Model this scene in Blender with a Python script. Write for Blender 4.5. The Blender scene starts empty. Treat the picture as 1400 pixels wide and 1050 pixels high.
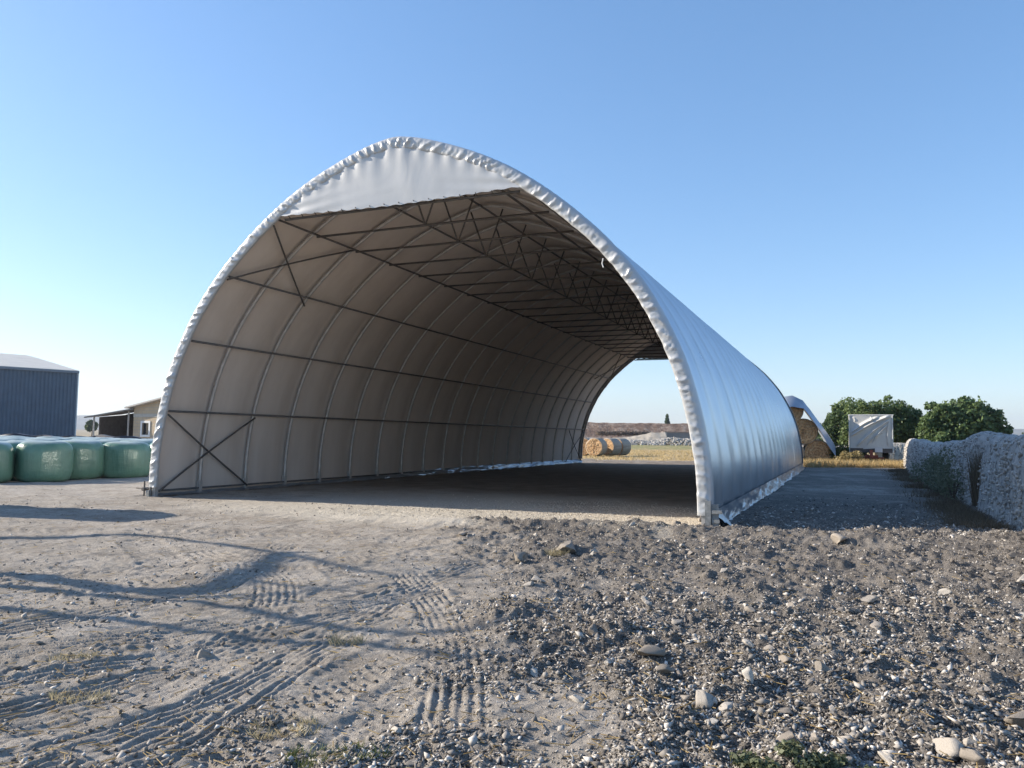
import bpy, math
import numpy as np
from math import radians, sin, cos, pi, sqrt
from mathutils import Vector, Matrix

rng = np.random.default_rng(7)
sc = bpy.context.scene
COL = sc.collection

# ------------------------------------------------------------------ camera
FPX = 1058.0
EYE = 1.6
cd = bpy.data.cameras.new('camera')
cd.sensor_width = 36.0
cd.lens = FPX / 1400.0 * 36.0
cd.clip_start = 0.05
cd.clip_end = 12000
cam = bpy.data.objects.new('camera', cd)
COL.objects.link(cam)
cam.matrix_world = Matrix.Translation((0, 0, EYE)) @ Matrix.Rotation(pi / 2 + radians(3.9), 4, 'X') @ Matrix.Rotation(radians(0.78), 4, 'Z')
sc.camera = cam

# ------------------------------------------------------------------ light
SUN_EL = radians(24.0)
S2 = np.array([cos(radians(-12.5)), sin(radians(-12.5))])       # direction in which shadows fall on the ground
COT = 1.0 / math.tan(SUN_EL)
tosun = Vector((-S2[0] * cos(SUN_EL), -S2[1] * cos(SUN_EL), sin(SUN_EL)))
sc.world = bpy.data.worlds.new('World')
sc.world.use_nodes = True
wn = sc.world.node_tree.nodes
wl = sc.world.node_tree.links
wn.clear()
wo = wn.new('ShaderNodeOutputWorld')
wb = wn.new('ShaderNodeBackground')
sky = wn.new('ShaderNodeTexSky')
sky.sky_type = 'NISHITA'
sky.sun_disc = False
sky.sun_elevation = SUN_EL
sky.sun_rotation = math.atan2(tosun.x, tosun.y)
sky.altitude = 300
sky.air_density = 1.0
sky.dust_density = 0.6
sky.ozone_density = 3.0
wb.inputs[1].default_value = 0.14
gmm = wn.new('ShaderNodeGamma'); gmm.inputs[1].default_value = .70
hsv = wn.new('ShaderNodeHueSaturation'); hsv.inputs['Saturation'].default_value = 1.30; hsv.inputs['Value'].default_value = 1.06
wl.new(sky.outputs[0], gmm.inputs[0])
wl.new(gmm.outputs[0], hsv.inputs['Color'])
tint = wn.new('ShaderNodeMix'); tint.data_type = 'RGBA'; tint.blend_type = 'MULTIPLY'; tint.inputs[0].default_value = 1
tint.inputs[7].default_value = (.975, .98, 1.04, 1)
wl.new(hsv.outputs[0], tint.inputs[6])
wl.new(tint.outputs[2], wb.inputs[0])
wl.new(wb.outputs[0], wo.inputs[0])
sl = bpy.data.lights.new('sun', 'SUN')
sl.energy = 4.0
sl.angle = radians(0.53)
sl.color = (1.0, 0.89, 0.74)
sun = bpy.data.objects.new('sun', sl)
COL.objects.link(sun)
sun.rotation_euler = tosun.to_track_quat('Z', 'Y').to_euler()
sc.view_settings.view_transform = 'Standard'
sc.view_settings.look = 'None'
sc.view_settings.exposure = 1.2
sc.view_settings.gamma = 1.0

# ------------------------------------------------------------------ helpers
def tag(o, label=None, cat=None, group=None, kind=None):
    if label: o['label'] = label
    if cat: o['category'] = cat
    if group: o['group'] = group
    if kind: o['kind'] = kind
    return o

def empty(name, loc, rz=0.0):
    o = bpy.data.objects.new(name, None)
    COL.objects.link(o)
    o.location = loc
    o.rotation_euler = (0, 0, rz)
    return o

def link(name, me, parent=None, loc=None):
    o = bpy.data.objects.new(name, me)
    COL.objects.link(o)
    if parent is not None: o.parent = parent
    if loc is not None: o.location = loc
    return o

def npmesh(name, V, Fq, mat, smooth=False):
    """mesh from numpy arrays, all faces with the same corner count"""
    V = np.asarray(V, np.float32); Fq = np.asarray(Fq, np.int32)
    me = bpy.data.meshes.new(name)
    k = Fq.shape[1]
    me.vertices.add(len(V)); me.vertices.foreach_set('co', V.ravel())
    me.loops.add(Fq.size); me.loops.foreach_set('vertex_index', Fq.ravel())
    me.polygons.add(len(Fq))
    me.polygons.foreach_set('loop_start', np.arange(0, Fq.size, k, dtype=np.int32))
    me.polygons.foreach_set('loop_total', np.full(len(Fq), k, np.int32))
    me.update(calc_edges=True)
    if smooth: me.polygons.foreach_set('use_smooth', np.ones(len(Fq), bool))
    me.materials.append(mat)
    return me

class MB:
    def __init__(s): s.v = []; s.f = []
    def add(s, V, Fs):
        o = len(s.v); s.v += [tuple(p) for p in V]; s.f += [tuple(i + o for i in f) for f in Fs]; return s
    def box(s, x0, y0, z0, x1, y1, z1, rot=0.0, piv=(0, 0)):
        P = [(x, y, z) for z in (z0, z1) for y in (y0, y1) for x in (x0, x1)]
        if rot:
            c, si = cos(rot), sin(rot)
            P = [(piv[0] + (x - piv[0]) * c - (y - piv[1]) * si, piv[1] + (x - piv[0]) * si + (y - piv[1]) * c, z) for x, y, z in P]
        return s.add(P, [(0, 2, 3, 1), (4, 5, 7, 6), (0, 1, 5, 4), (2, 6, 7, 3), (0, 4, 6, 2), (1, 3, 7, 5)])
    def tube(s, pts, r, n=8, cap=True):
        pts = [Vector(p) for p in pts]
        rs = r if hasattr(r, '__len__') else [r] * len(pts)
        base = len(s.v); up = None
        for i, p in enumerate(pts):
            t = (pts[min(i + 1, len(pts) - 1)] - pts[max(i - 1, 0)]).normalized()
            if up is None:
                up = Vector((0, 0, 1)) if abs(t.z) < .9 else Vector((0, 1, 0))
            a = t.cross(up).normalized(); b = a.cross(t).normalized(); up = b
            for k in range(n):
                th = 2 * pi * k / n
                s.v.append(tuple(p + (a * cos(th) + b * sin(th)) * rs[i]))
        for i in range(len(pts) - 1):
            for k in range(n):
                A = base + i * n + k; B = base + i * n + (k + 1) % n
                s.f.append((A, B, B + n, A + n))
        if cap:
            s.f.append(tuple(base + k for k in range(n))[::-1])
            s.f.append(tuple(base + (len(pts) - 1) * n + k for k in range(n)))
        return s
    def mesh(s, name, mat, smooth=False):
        me = bpy.data.meshes.new(name)
        me.from_pydata(s.v, [], s.f)
        if smooth:
            me.polygons.foreach_set('use_smooth', [True] * len(me.polygons))
        me.materials.append(mat)
        me.update()
        return me
    def build(s, name, mat, parent=None, smooth=False):
        return link(name, s.mesh(name, mat, smooth), parent)

def grid_faces(nr, ncl):
    i = np.arange(nr - 1)[:, None]; j = np.arange(ncl - 1)[None, :]
    a = (i * ncl + j).ravel()
    return np.stack([a, a + 1, a + ncl + 1, a + ncl], 1)

def hash2(ix, iy, seed):
    h = (ix.astype(np.int64) * 374761393 + iy.astype(np.int64) * 668265263 + seed * 974634777) & 0xffffffff
    h = ((h ^ (h >> 13)) * 1274126177) & 0xffffffff
    h = (h ^ (h >> 16)) & 0xffffff
    return h / float(0xffffff)
def vnoise(x, y, seed=0):
    ix = np.floor(x); iy = np.floor(y); fx = x - ix; fy = y - iy
    fx = fx * fx * (3 - 2 * fx); fy = fy * fy * (3 - 2 * fy)
    a = hash2(ix, iy, seed); b = hash2(ix + 1, iy, seed); c = hash2(ix, iy + 1, seed); d = hash2(ix + 1, iy + 1, seed)
    return (a * (1 - fx) + b * fx) * (1 - fy) + (c * (1 - fx) + d * fx) * fy - 0.5
def fbm(x, y, sc_=1.0, oct_=4, seed=0, gain=.5):
    r = 0; a = 1.0
    for o in range(oct_):
        r = r + a * vnoise(x * sc_ * 2 ** o + 17.3 * o, y * sc_ * 2 ** o - 9.1 * o, seed + o); a *= gain
    return r
def sstep(a, b, x):
    t = np.clip((x - a) / (b - a), 0, 1); return t * t * (3 - 2 * t)

# ------------------------------------------------------------------ materials
class NT:
    def __init__(s, name):
        s.m = bpy.data.materials.new(name); s.m.use_nodes = True
        s.n = s.m.node_tree.nodes; s.l = s.m.node_tree.links
        s.b = s.n['Principled BSDF']; s.out = s.n['Material Output']
        s.co = None
    def coord(s, kind='Object'):
        if s.co is None: s.co = s.n.new('ShaderNodeTexCoord')
        return s.co.outputs[kind]
    def noise(s, scale, detail=4, rough=.55, vec=None, stretch=None, dist=0):
        t = s.n.new('ShaderNodeTexNoise'); t.inputs['Scale'].default_value = scale
        t.inputs['Detail'].default_value = detail; t.inputs['Roughness'].default_value = rough
        t.inputs['Distortion'].default_value = dist
        v = vec or s.coord()
        if stretch:
            mp = s.n.new('ShaderNodeMapping'); mp.inputs['Scale'].default_value = stretch
            s.l.new(v, mp.inputs[0]); v = mp.outputs[0]
        s.l.new(v, t.inputs['Vector']); return t.outputs[0]
    def ramp(s, fac, stops):
        r = s.n.new('ShaderNodeValToRGB'); e = r.color_ramp.elements
        while len(e) < len(stops): e.new(.5)
        for i, (p, c) in enumerate(stops):
            e[i].position = p; e[i].color = (c if len(c) == 4 else (*c, 1))
        s.l.new(fac, r.inputs[0]); return r.outputs[0]
    def mix(s, fac, a, b, mode='MIX'):
        x = s.n.new('ShaderNodeMix'); x.data_type = 'RGBA'; x.blend_type = mode
        for v, i in ((fac, 0), (a, 6), (b, 7)):
            if hasattr(v, 'links'): s.l.new(v, x.inputs[i])
            elif i == 0: x.inputs[0].default_value = v
            else: x.inputs[i].default_value = (*v, 1)
        return x.outputs[2]
    def math(s, op, a, b=0.0):
        x = s.n.new('ShaderNodeMath'); x.operation = op
        for i, v in enumerate((a, b)):
            if hasattr(v, 'links'): s.l.new(v, x.inputs[i])
            else: x.inputs[i].default_value = v
        return x.outputs[0]
    def bump(s, h, strength=.3, dist=.02):
        x = s.n.new('ShaderNodeBump'); x.inputs['Strength'].default_value = strength
        x.inputs['Distance'].default_value = dist
        s.l.new(h, x.inputs['Height']); s.l.new(x.outputs[0], s.b.inputs['Normal']); return x
    def set(s, rough=.8, metal=0.0, spec=.5):
        s.b.inputs['Roughness'].default_value = rough; s.b.inputs['Metallic'].default_value = metal
        s.b.inputs['Specular IOR Level'].default_value = spec
    def col(s, c):
        if hasattr(c, 'links'): s.l.new(c, s.b.inputs['Base Color'])
        else: s.b.inputs['Base Color'].default_value = (*c, 1)

def simple(name, c, var=.25, scale=8.0, rough=.8, metal=0, spec=.4, bump=0.0, bscale=30, stretch=None):
    t = NT(name); n = t.noise(scale, 5, .6, stretch=stretch)
    lo = tuple(x * (1 - var) for x in c); hi = tuple(min(1, x * (1 + var)) for x in c)
    t.col(t.ramp(n, [(.3, lo), (.7, hi)])); t.set(rough, metal, spec)
    if bump: t.bump(t.noise(bscale, 4, .6, stretch=stretch), bump, .02)
    return t.m

def island_mat(name, stops, rough=.85, bump=.25, bscale=60, spec=.3, objrand=False):
    t = NT(name)
    if objrand:
        r = t.n.new('ShaderNodeObjectInfo').outputs['Random']
    else:
        r = t.n.new('ShaderNodeNewGeometry').outputs['Random Per Island']
    c = t.ramp(r, stops)
    n = t.noise(25, 5, .65)
    t.col(t.mix(.6, c, t.ramp(n, [(.3, (.45, .43, .42)), (.65, (1.15, 1.12, 1.08))]), 'MULTIPLY'))
    t.set(rough, 0, spec)
    if bump: t.bump(t.noise(bscale, 4, .7), bump, .01)
    return t.m

# --- ground: zones are painted as attributes that say WHAT lies there (gravel, dust, stubble ...)
def ground_material():
    t = NT('bare_earth')
    z1 = t.n.new('ShaderNodeVertexColor'); z1.layer_name = 'zone_a'
    z2 = t.n.new('ShaderNodeVertexColor'); z2.layer_name = 'zone_b'
    s1 = t.n.new('ShaderNodeSeparateColor'); t.l.new(z1.outputs[0], s1.inputs[0])
    s2 = t.n.new('ShaderNodeSeparateColor'); t.l.new(z2.outputs[0], s2.inputs[0])
    nb = t.noise(1.3, 6, .62); nm = t.noise(9, 6, .65); nf = t.noise(55, 5, .7); nff = t.noise(160, 3, .7)
    soil = t.ramp(nb, [(.28, (.32, .283, .240)), (.5, (.435, .395, .345)), (.72, (.52, .48, .43))])
    soil = t.mix(.75, soil, t.ramp(nm, [(.3, (.62, .60, .58)), (.55, (1, 1, 1)), (.75, (1.18, 1.16, 1.14))]), 'MULTIPLY')
    soil = t.mix(.8, soil, t.ramp(nf, [(.32, (.62, .60, .58)), (.6, (1.1, 1.1, 1.1))]), 'MULTIPLY')
    grav = t.ramp(nf, [(.33, (.095, .087, .079)), (.5, (.18, .166, .152)), (.62, (.26, .243, .223)), (.72, (.38, .36, .33))])
    grav = t.mix(.7, grav, t.ramp(nm, [(.3, (.6, .58, .56)), (.7, (1.35, 1.3, 1.25))]), 'MULTIPLY')
    cream = t.ramp(nf, [(.33, (.42, .38, .32)), (.5, (.60, .555, .48)), (.7, (.70, .66, .58))])
    dry = t.ramp(nm, [(.3, (.30, .215, .11)), (.6, (.47, .36, .20)), (.8, (.55, .45, .28))])
    green = t.ramp(nm, [(.3, (.15, .17, .06)), (.7, (.28, .27, .12))])
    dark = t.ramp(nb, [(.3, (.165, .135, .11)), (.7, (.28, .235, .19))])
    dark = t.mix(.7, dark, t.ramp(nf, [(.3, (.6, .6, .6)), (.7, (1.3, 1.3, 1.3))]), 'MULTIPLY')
    plain = t.ramp(t.noise(.02, 4, .6), [(.35, (.24, .20, .13)), (.6, (.38, .32, .22))])
    c = t.mix(s1.outputs[1], soil, cream)
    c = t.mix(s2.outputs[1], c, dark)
    c = t.mix(s1.outputs[0], c, grav)
    c = t.mix(s2.outputs[2], c, plain)
    c = t.mix(s1.outputs[2], c, dry)
    c = t.mix(s2.outputs[0], c, green)
    t.col(c); t.set(.95, 0, .15)
    h = t.math('ADD', t.math('MULTIPLY', nf, .8), t.math('MULTIPLY', nff, .5))
    h = t.math('ADD', h, nm)
    t.bump(h, .9, .035)
    return t.m
M_ground = ground_material()

M_steel = simple('galvanised_steel', (.50, .48, .46), .15, 6, .45, .35, .5)
M_zinc = simple('dull_zinc', (.26, .27, .27), .3, 14, .6, .4, .4)
M_steel_dark = simple('weathered_steel', (.115, .105, .098), .25, 6, .6, .4, .4)
M_hem = simple('white_pvc_hem', (.46, .47, .48), .05, 3, .34, .12, .5, .05, 40)
M_gable = NT('white_pvc_sheet')
M_gable.col(M_gable.ramp(M_gable.noise(1.5, 5, .6, stretch=(1, 1, .3)), [(.3, (.46, .47, .48)), (.7, (.53, .54, .55))])); M_gable.set(.42, .05, .4)
M_gable.bump(M_gable.noise(.9, 3, .5, dist=1.2), .25, .04); M_gable = M_gable.m

def cover_material():
    t = NT('silver_pvc_cover')
    g = t.n.new('ShaderNodeNewGeometry')
    n = t.noise(2.0, 5, .6, stretch=(1, .6, .3))
    out = t.ramp(n, [(.3, (.62, .64, .68)), (.7, (.68, .70, .73))])
    # fine vertical run marks
    ins = t.ramp(t.noise(.8, 2, .5, stretch=(1, .4, .4)), [(.3, (.64, .56, .495)), (.7, (.68, .60, .535))])
    st = t.ramp(t.noise(2.2, 5, .7, stretch=(1, 1.6, .12)), [(.35, (.86, .84, .82)), (.6, (1, 1, 1))])
    t.col(t.mix(.45, t.mix(g.outputs['Backfacing'], out, ins), st, 'MULTIPLY'))
    t.set(.3, .55, .5)
    inv = t.math('SUBTRACT', 1.0, g.outputs['Backfacing'])
    t.l.new(t.math('MULTIPLY', inv, .78), t.b.inputs['Metallic'])
    rg = t.math('ADD', t.math('MULTIPLY', g.outputs['Backfacing'], .6), t.ramp(n, [(.3, (.27,) * 3), (.7, (.33,) * 3)]))
    t.l.new(rg, t.b.inputs['Roughness'])
    b_ = t.bump(t.noise(1.6, 3, .5, stretch=(1, 1, .45)), .15, .03)
    t.l.new(t.math('MULTIPLY', inv, .07), b_.inputs['Strength'])
    return t.m
M_cover = cover_material()

# ------------------------------------------------------------------ hangar geometry (local: x across, y along, z up)
HC = np.array([-2.6487, 16.4469]); HA = radians(-23.183)
HU = np.array([cos(HA), sin(HA)]); HN = np.array([-sin(HA), cos(HA)])
HLEN = 33.5
prof_pts = [(6.75, -.02), (6.73, .8), (6.66, 1.45), (6.5, 2.25), (6.2, 3.2), (5.70, 4.2), (5.24, 4.87), (4.65, 5.55), (3.82, 6.3), (3.0, 6.9), (2.25, 7.33), (1.5, 7.66), (.75, 7.92), (.28, 8.03), (0, 8.06)]
def catmull(P, per=10):
    P = np.array(P, float); P = np.vstack([2 * P[0] - P[1], P, [-P[-2][0], P[-2][1]]])
    out = []
    for i in range(1, len(P) - 2):
        for t in np.linspace(0, 1, per, endpoint=False):
            a, b, c, d = P[i - 1:i + 3]
            out.append(.5 * ((2 * b) + (-a + c) * t + (2 * a - 5 * b + 4 * c - d) * t * t + (-a + 3 * b - 3 * c + d) * t ** 3))
    out.append(P[-2]); return np.array(out)
_h = catmull(prof_pts)
_full = np.vstack([_h * [-1, 1], _h[::-1][1:]])
_seg = np.r_[0, np.cumsum(np.hypot(*np.diff(_full, axis=0).T))]
PLEN = _seg[-1]
def prof(s, off=0.0):
    """s in 0..1 along the arch from left foot to right foot; off inwards"""
    s = np.asarray(s, float) * PLEN
    x = np.interp(s, _seg, _full[:, 0]); z = np.interp(s, _seg, _full[:, 1])
    e = .12
    x2 = np.interp(s + e, _seg, _full[:, 0]); z2 = np.interp(s + e, _seg, _full[:, 1])
    x1 = np.interp(s - e, _seg, _full[:, 0]); z1 = np.interp(s - e, _seg, _full[:, 1])
    tx = x2 - x1; tz = z2 - z1; L = np.hypot(tx, tz)
    return x + tz / L * off, z - tx / L * off
def s_at(x, z):
    i = np.argmin((_full[:, 0] - x) ** 2 + (_full[:, 1] - z) ** 2); return _seg[i] / PLEN
def half(z):  # half width at height z
    return np.interp(z, _h[:, 1], _h[:, 0])

# ------------------------------------------------------------------ ground
def to_local(x, y):
    dx = x - HC[0]; dy = y - HC[1]
    return dx * HU[0] + dy * HU[1], dx * HN[0] + dy * HN[1]
def xb(y):
    return np.interp(y, [3, 4.9, 6.8, 8.5, 11, 13.1, 14], [.0, .1, .25, .0, -.25, -.7, -.9])
def gravel_mask(x, y):
    n = fbm(x, y, .7, 4, 11)
    lx, ly = to_local(x, y)
    a = sstep(-.7, .9, x - xb(y) + n * 2.0)
    front = sstep(.25, -.25, ly + .55 - .25 * lx / 6 + n * .7 + np.where(lx > 6.6, -9, 0))
    edge = sstep(70, 55, y)
    return np.clip(a * (.72 + .9 * (fbm(x, y, 2.1, 3, 14) + .18)) * 1.25, 0, 1) * front * edge + .5 * sstep(.75, .2, np.hypot((x + .95) / 1.0, (y - 3.7) / .55) + n * 1.2)
TR = []   # tyre tracks: (points, width, mode, pitch, depth, phase)
def track(pts, w, mode, pitch, depth): TR.append((np.array(pts, float), w, mode, pitch, depth))
track([(-.25, 2.6), (-.29, 3.9), (-.33, 5.0), (-.46, 6.3), (-.75, 7.6), (-1.15, 9.0)], .40, 'rib', 0.072, 0.019)
track([(-1.75, 2.9), (-1.35, 4.4), (-1.05, 5.2), (-.7, 6.2), (-.5, 7.3)], .46, 'lug', .10, 0.016)
track([(-1.15, 2.9), (-.85, 4.0), (-.62, 5.0), (-.45, 5.6)], .30, 'lug2', .085, 0.014)
track([(-3.3, 3.4), (-2.5, 4.5), (-2.15, 5.4), (-2.1, 6.8), (-2.5, 8.4), (-3.1, 9.6), (-3.2, 11)], .5, 'rib', 0.076, .013)
track([(-2.35, 2.9), (-1.9, 4.0), (-1.6, 5.3), (-1.35, 6.4), (-1.1, 8), (-.4, 9.8), (.6, 11.2)], .42, 'rib', 0.085, 0.020)
track([(-4.5, 4.0), (-3.4, 5.1), (-2.6, 6.2), (-1.9, 7.3), (-1.7, 8.6), (-2.1, 9.9), (-1.2, 11.6), (.4, 12.6)], .5, 'lug', .12, 0.018)
track([(-5.4, 4.6), (-4.5, 5.6), (-3.7, 6.6), (-3.1, 7.9), (-3.2, 9.2), (-4.0, 10.3)], .5, 'rib', 0.102, 0.021)
track([(-7.0, 5.2), (-5.6, 6.4), (-4.4, 7.6), (-3.9, 8.8), (-4.6, 10.2), (-5.4, 11.4)], .55, 'lug', .13, 0.018)
track([(-8, 7.5), (-6.4, 8.3), (-4.9, 9.1), (-3.2, 9.8), (-1.6, 10.4), (.2, 12)], .5, 'lug', .13, 0.018)
track([(-2.9, 9.2), (-2.2, 9.9), (-1.7, 10.9), (-1.6, 12.2), (-1.0, 13.6)], .5, 'lug', .13, 0.016)
track([(-9, 12.2), (-6, 12.4), (-3, 12.3), (-.5, 12.9), (1, 14.5)], .5, 'lug', .2, 0.019)
track([(-3.8, 2.9), (-3.05, 3.9), (-2.4, 5.2), (-1.7, 6.0), (-1.05, 6.9)], .22, 'rib', 0.064, 0.015)
track([(-6.6, 3.6), (-5.0, 4.7), (-3.6, 5.5), (-2.3, 6.6), (-1.1, 7.8)], .36, 'rib', 0.076, 0.019)
track([(-2.8, 2.5), (-2.45, 3.3), (-2.2, 4.0), (-1.7, 5.0), (-1.5, 6.0)], .26, 'rib', 0.068, 0.018)
track([(4.2, 13.2), (3.6, 11.2), (3.2, 9.8), (2.2, 8.5)], .5, 'lug', .2, 0.015)
track([(-6.2, 2.6), (-4.2, 4.6), (-2.6, 6.4), (-1.3, 8.2)], 0.16, 'rib', 0.07, 0.020)
track([(-5.4, 2.6), (-3.6, 4.4), (-2.0, 6.2), (-.8, 8.0)], 0.3, 'rib', 0.07, 0.020)
track([(-7.6, 4.4), (-5.8, 6.0), (-4.6, 7.4)], 0.4, 'rib', 0.08, 0.018)
track([(-8.5, 6.4), (-6.2, 7.4), (-4.8, 8.6)], 0.4, 'lug', 0.1, 0.018)
track([(-4.9, 3.2), (-3.1, 4.9), (-1.6, 6.9)], 0.2, 'rib', 0.066, 0.020)
track([(.35, 9.2), (-.2, 10.6), (-.6, 12.2), (-.5, 14)], 0.45, 'lug', 0.11, 0.018)
track([(-1.9, 2.4), (-1.72, 3.6), (-1.5, 4.7), (-1.35, 5.6)], 0.12, 'rib', 0.06, 0.020)
def smooth_path(P):
    out = []
    Q = np.vstack([2 * P[0] - P[1], P, 2 * P[-1] - P[-2]])
    for i in range(1, len(Q) - 2):
        for t in np.linspace(0, 1, 7, endpoint=False):
            a, b, c, d = Q[i - 1:i + 3]
            out.append(.5 * ((2 * b) + (-a + c) * t + (2 * a - 5 * b + 4 * c - d) * t * t + (-a + 3 * b - 3 * c + d) * t ** 3))
    out.append(P[-1]); return np.array(out)
def tracks_h(x, y):
    H = np.zeros_like(x)
    for k, (P, w, mode, pitch, dep) in enumerate(TR):
        P = smooth_path(P)
        mnx, mny = P.min(0) - w; mxx, mxy = P.max(0) + w
        idx = np.nonzero((x > mnx) & (x < mxx) & (y > mny) & (y < mxy))[0]
        if len(idx) == 0: continue
        X = x[idx]; Y = y[idx]
        best = np.full(len(idx), 1e9); lat = np.zeros(len(idx)); alo = np.zeros(len(idx)); acc = 0
        for i in range(len(P) - 1):
            d = P[i + 1] - P[i]; L = np.hypot(*d); d = d / L
            t = np.clip((X - P[i, 0]) * d[0] + (Y - P[i, 1]) * d[1], 0, L)
            l = (X - P[i, 0]) * -d[1] + (Y - P[i, 1]) * d[0]
            dist = np.hypot(X - P[i, 0] - d[0] * t, Y - P[i, 1] - d[1] * t)
            m = dist < best
            best[m] = dist[m]; lat[m] = l[m]; alo[m] = acc + t[m]; acc += L
        env = sstep(w * .5 + .04, w * .5 - .03, best)
        if mode == 'rib':
            pat = np.cos(2 * pi * lat / pitch)
            pat = np.sign(pat) * np.abs(pat) ** .6
        elif mode == 'lug':
            pat = np.cos(2 * pi * (alo + np.abs(lat) * .55 + np.where(lat > 0, pitch * .5, 0)) / pitch)
            pat = np.clip(pat * 1.6 - .3, -1, 1) * .6
        else:
            pat = np.minimum(np.cos(2 * pi * (alo + lat * .2) / pitch), np.cos(2 * pi * lat / pitch) + .6)
        wear = np.clip(.95 + 1.4 * fbm(X, Y, .8, 3, 60 + k), .4, 1.2) * (1 - .8 * gravel_mask(X, Y))
        berm = np.exp(-((best - w * .5 - .05) / .05) ** 2) * dep * .35
        H[idx] = H[idx] * (1 - env * wear * .8) + env * wear * (pat * dep * .5 - dep * .5) + berm * wear
    return H
def ground_h(x, y, fine=True):
    h = fbm(x, y, .12, 3, 3) * .10 + fbm(x, y, .9, 3, 5) * .05
    near = sstep(30, 12, y)
    g = gravel_mask(x, y)
    h = h + g * (.05 + .10 * np.maximum(fbm(x, y, 1.3, 3, 21), -.3)) * sstep(16, 12, y)
    # low ridge of bulldozed spoil along the front of the hangar, highest on the right
    lx, ly = to_local(x, y)
    r = np.exp(-((ly + 1.25 + .25 * np.sin(lx * .8)) / .5) ** 2) * sstep(-1, 2.5, lx) * .10
    r = r + np.exp(-((y - 12.6) / .9) ** 2) * sstep(4, 6, x) * .10
    h = h + r
    h = h * np.where(np.abs(lx) < 6.9, np.where((ly > -.4) & (ly < HLEN + 1), .35, 1), 1)
    if fine:
        amp = .007 + .024 * g
        h = h + (fbm(x, y, 6, 3, 31) * 2 * amp + np.maximum(fbm(x, y, 17, 2, 41), 0) * 1.6 * amp) * near
        wob = fbm(x, y, .5, 2, 88) * 1.6
        c0, s0 = .74, .67
        ua = x * c0 + y * s0; va = -x * s0 + y * c0
        st_ = 1 - 2.6 * np.abs(vnoise(ua * .9, (va + wob * .25) * 11, 90)) 
        st2 = 1 - 2.6 * np.abs(vnoise(ua * 1.6 + 9, (va + wob * .4) * 19, 91))
        c1_, s1_ = .25, .968
        ub = x * c1_ + y * s1_; vb = -x * s1_ + y * c1_
        st3 = 1 - 2.6 * np.abs(vnoise(ub * 1.0, (vb + wob * .2) * 13, 92))
        sel_ = sstep(-.12, .12, fbm(x, y, .45, 3, 93))
        h = h + (1 - np.clip(g * 1.3, 0, 1)) * near * (.0105 * (st_ * sel_ + st3 * (1 - sel_)) + .006 * st2) * np.clip(.8 + 1.5 * fbm(x, y, 1.3, 2, 94), .1, 1.2)
        clod = np.maximum(fbm(x, y, 9, 2, 51) - .14, 0) * .10 * (.18 + g)
        h = h + clod * near + tracks_h(x, y)
    # pinned level at the hangar feet, rising far land
    h = h + sstep(300, 1500, y) * 4.0
    return h

rows = np.concatenate([np.geomspace(2.3, 60, 930), np.geomspace(60, 3600, 90)[1:]])
cols = np.concatenate([np.linspace(-1.5, -.74, 60)[:-1], np.linspace(-.74, .74, 640), np.linspace(.74, 1.5, 60)[1:]])
YY, SS = np.meshgrid(rows, cols, indexing='ij')
GX = (SS * YY).ravel(); GY = YY.ravel().copy()
GZ = ground_h(GX, GY)
me = npmesh('ground', np.stack([GX, GY, GZ], 1), grid_faces(len(rows), len(cols)), M_ground, smooth=True)
gm = gravel_mask(GX, GY)
lx, ly = to_local(GX, GY)
n1 = fbm(GX, GY, .5, 4, 71); n2 = fbm(GX, GY, 2.5, 4, 72)
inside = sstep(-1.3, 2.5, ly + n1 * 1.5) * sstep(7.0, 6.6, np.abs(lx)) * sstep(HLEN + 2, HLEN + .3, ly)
cream = sstep(-6.5, 1.0, lx + n1 * 3) * sstep(-2.6, -1.2, ly + n1) * sstep(9, 3.5, ly + n1 * 2) * sstep(7.2, 6.2, lx)
right_dark = sstep(6.2, 6.9, lx) * sstep(-1.5, 0, ly) * sstep(HLEN + 2.5, HLEN + .8, ly + n1)
dusty = np.clip(n1 * 2.2 + n2 * 1.0 + .12, 0, 1) * .8
gm = np.maximum(gm * (1 - .25 * np.clip(n2, 0, 1)), 0)
bank = sstep(HLEN + .2, HLEN + 1.0, ly) * sstep(HLEN + 12, HLEN + 9, ly + n1 * 3) * sstep(9, 7, lx)
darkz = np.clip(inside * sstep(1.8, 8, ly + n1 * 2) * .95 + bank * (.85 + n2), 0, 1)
grav = np.clip(np.maximum(gm, right_dark * .85 * (1 - dusty)), 0, 1)
far_dry = sstep(HLEN + 1.5, HLEN + 4, ly + n2 * 2)
far_dry = far_dry * (1 - bank)
greenz = sstep(105, 125, GY + n1 * 14) * sstep(215, 190, GY) * sstep(-6, 6, GX)
plain = sstep(230, 300, GY)
left_b = sstep(38, 44, GY) * sstep(-2, -5, lx) * (1 - plain)
za = np.stack([grav, cream * (1 - right_dark), np.clip(far_dry * (1 - plain), 0, 1), np.ones_like(gm)], 1).astype(np.float32)
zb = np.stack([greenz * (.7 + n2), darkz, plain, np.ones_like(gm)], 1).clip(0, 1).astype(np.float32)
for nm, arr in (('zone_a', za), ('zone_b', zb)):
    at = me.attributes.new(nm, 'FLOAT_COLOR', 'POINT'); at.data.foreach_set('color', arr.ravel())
tag(link('ground', me), kind='structure')
# wide sheet under and round the yard, carries on to the horizon
fm = simple('dry_field', (.34, .29, .2), .25, .05, .95, 0, .1)
tag(MB().add([(-9000, -3000, -.9), (9000, -3000, -.9), (9000, 9000, -.9), (-9000, 9000, -.9)], [(0, 1, 2, 3)]).build('field', fm), kind='structure')
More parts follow.
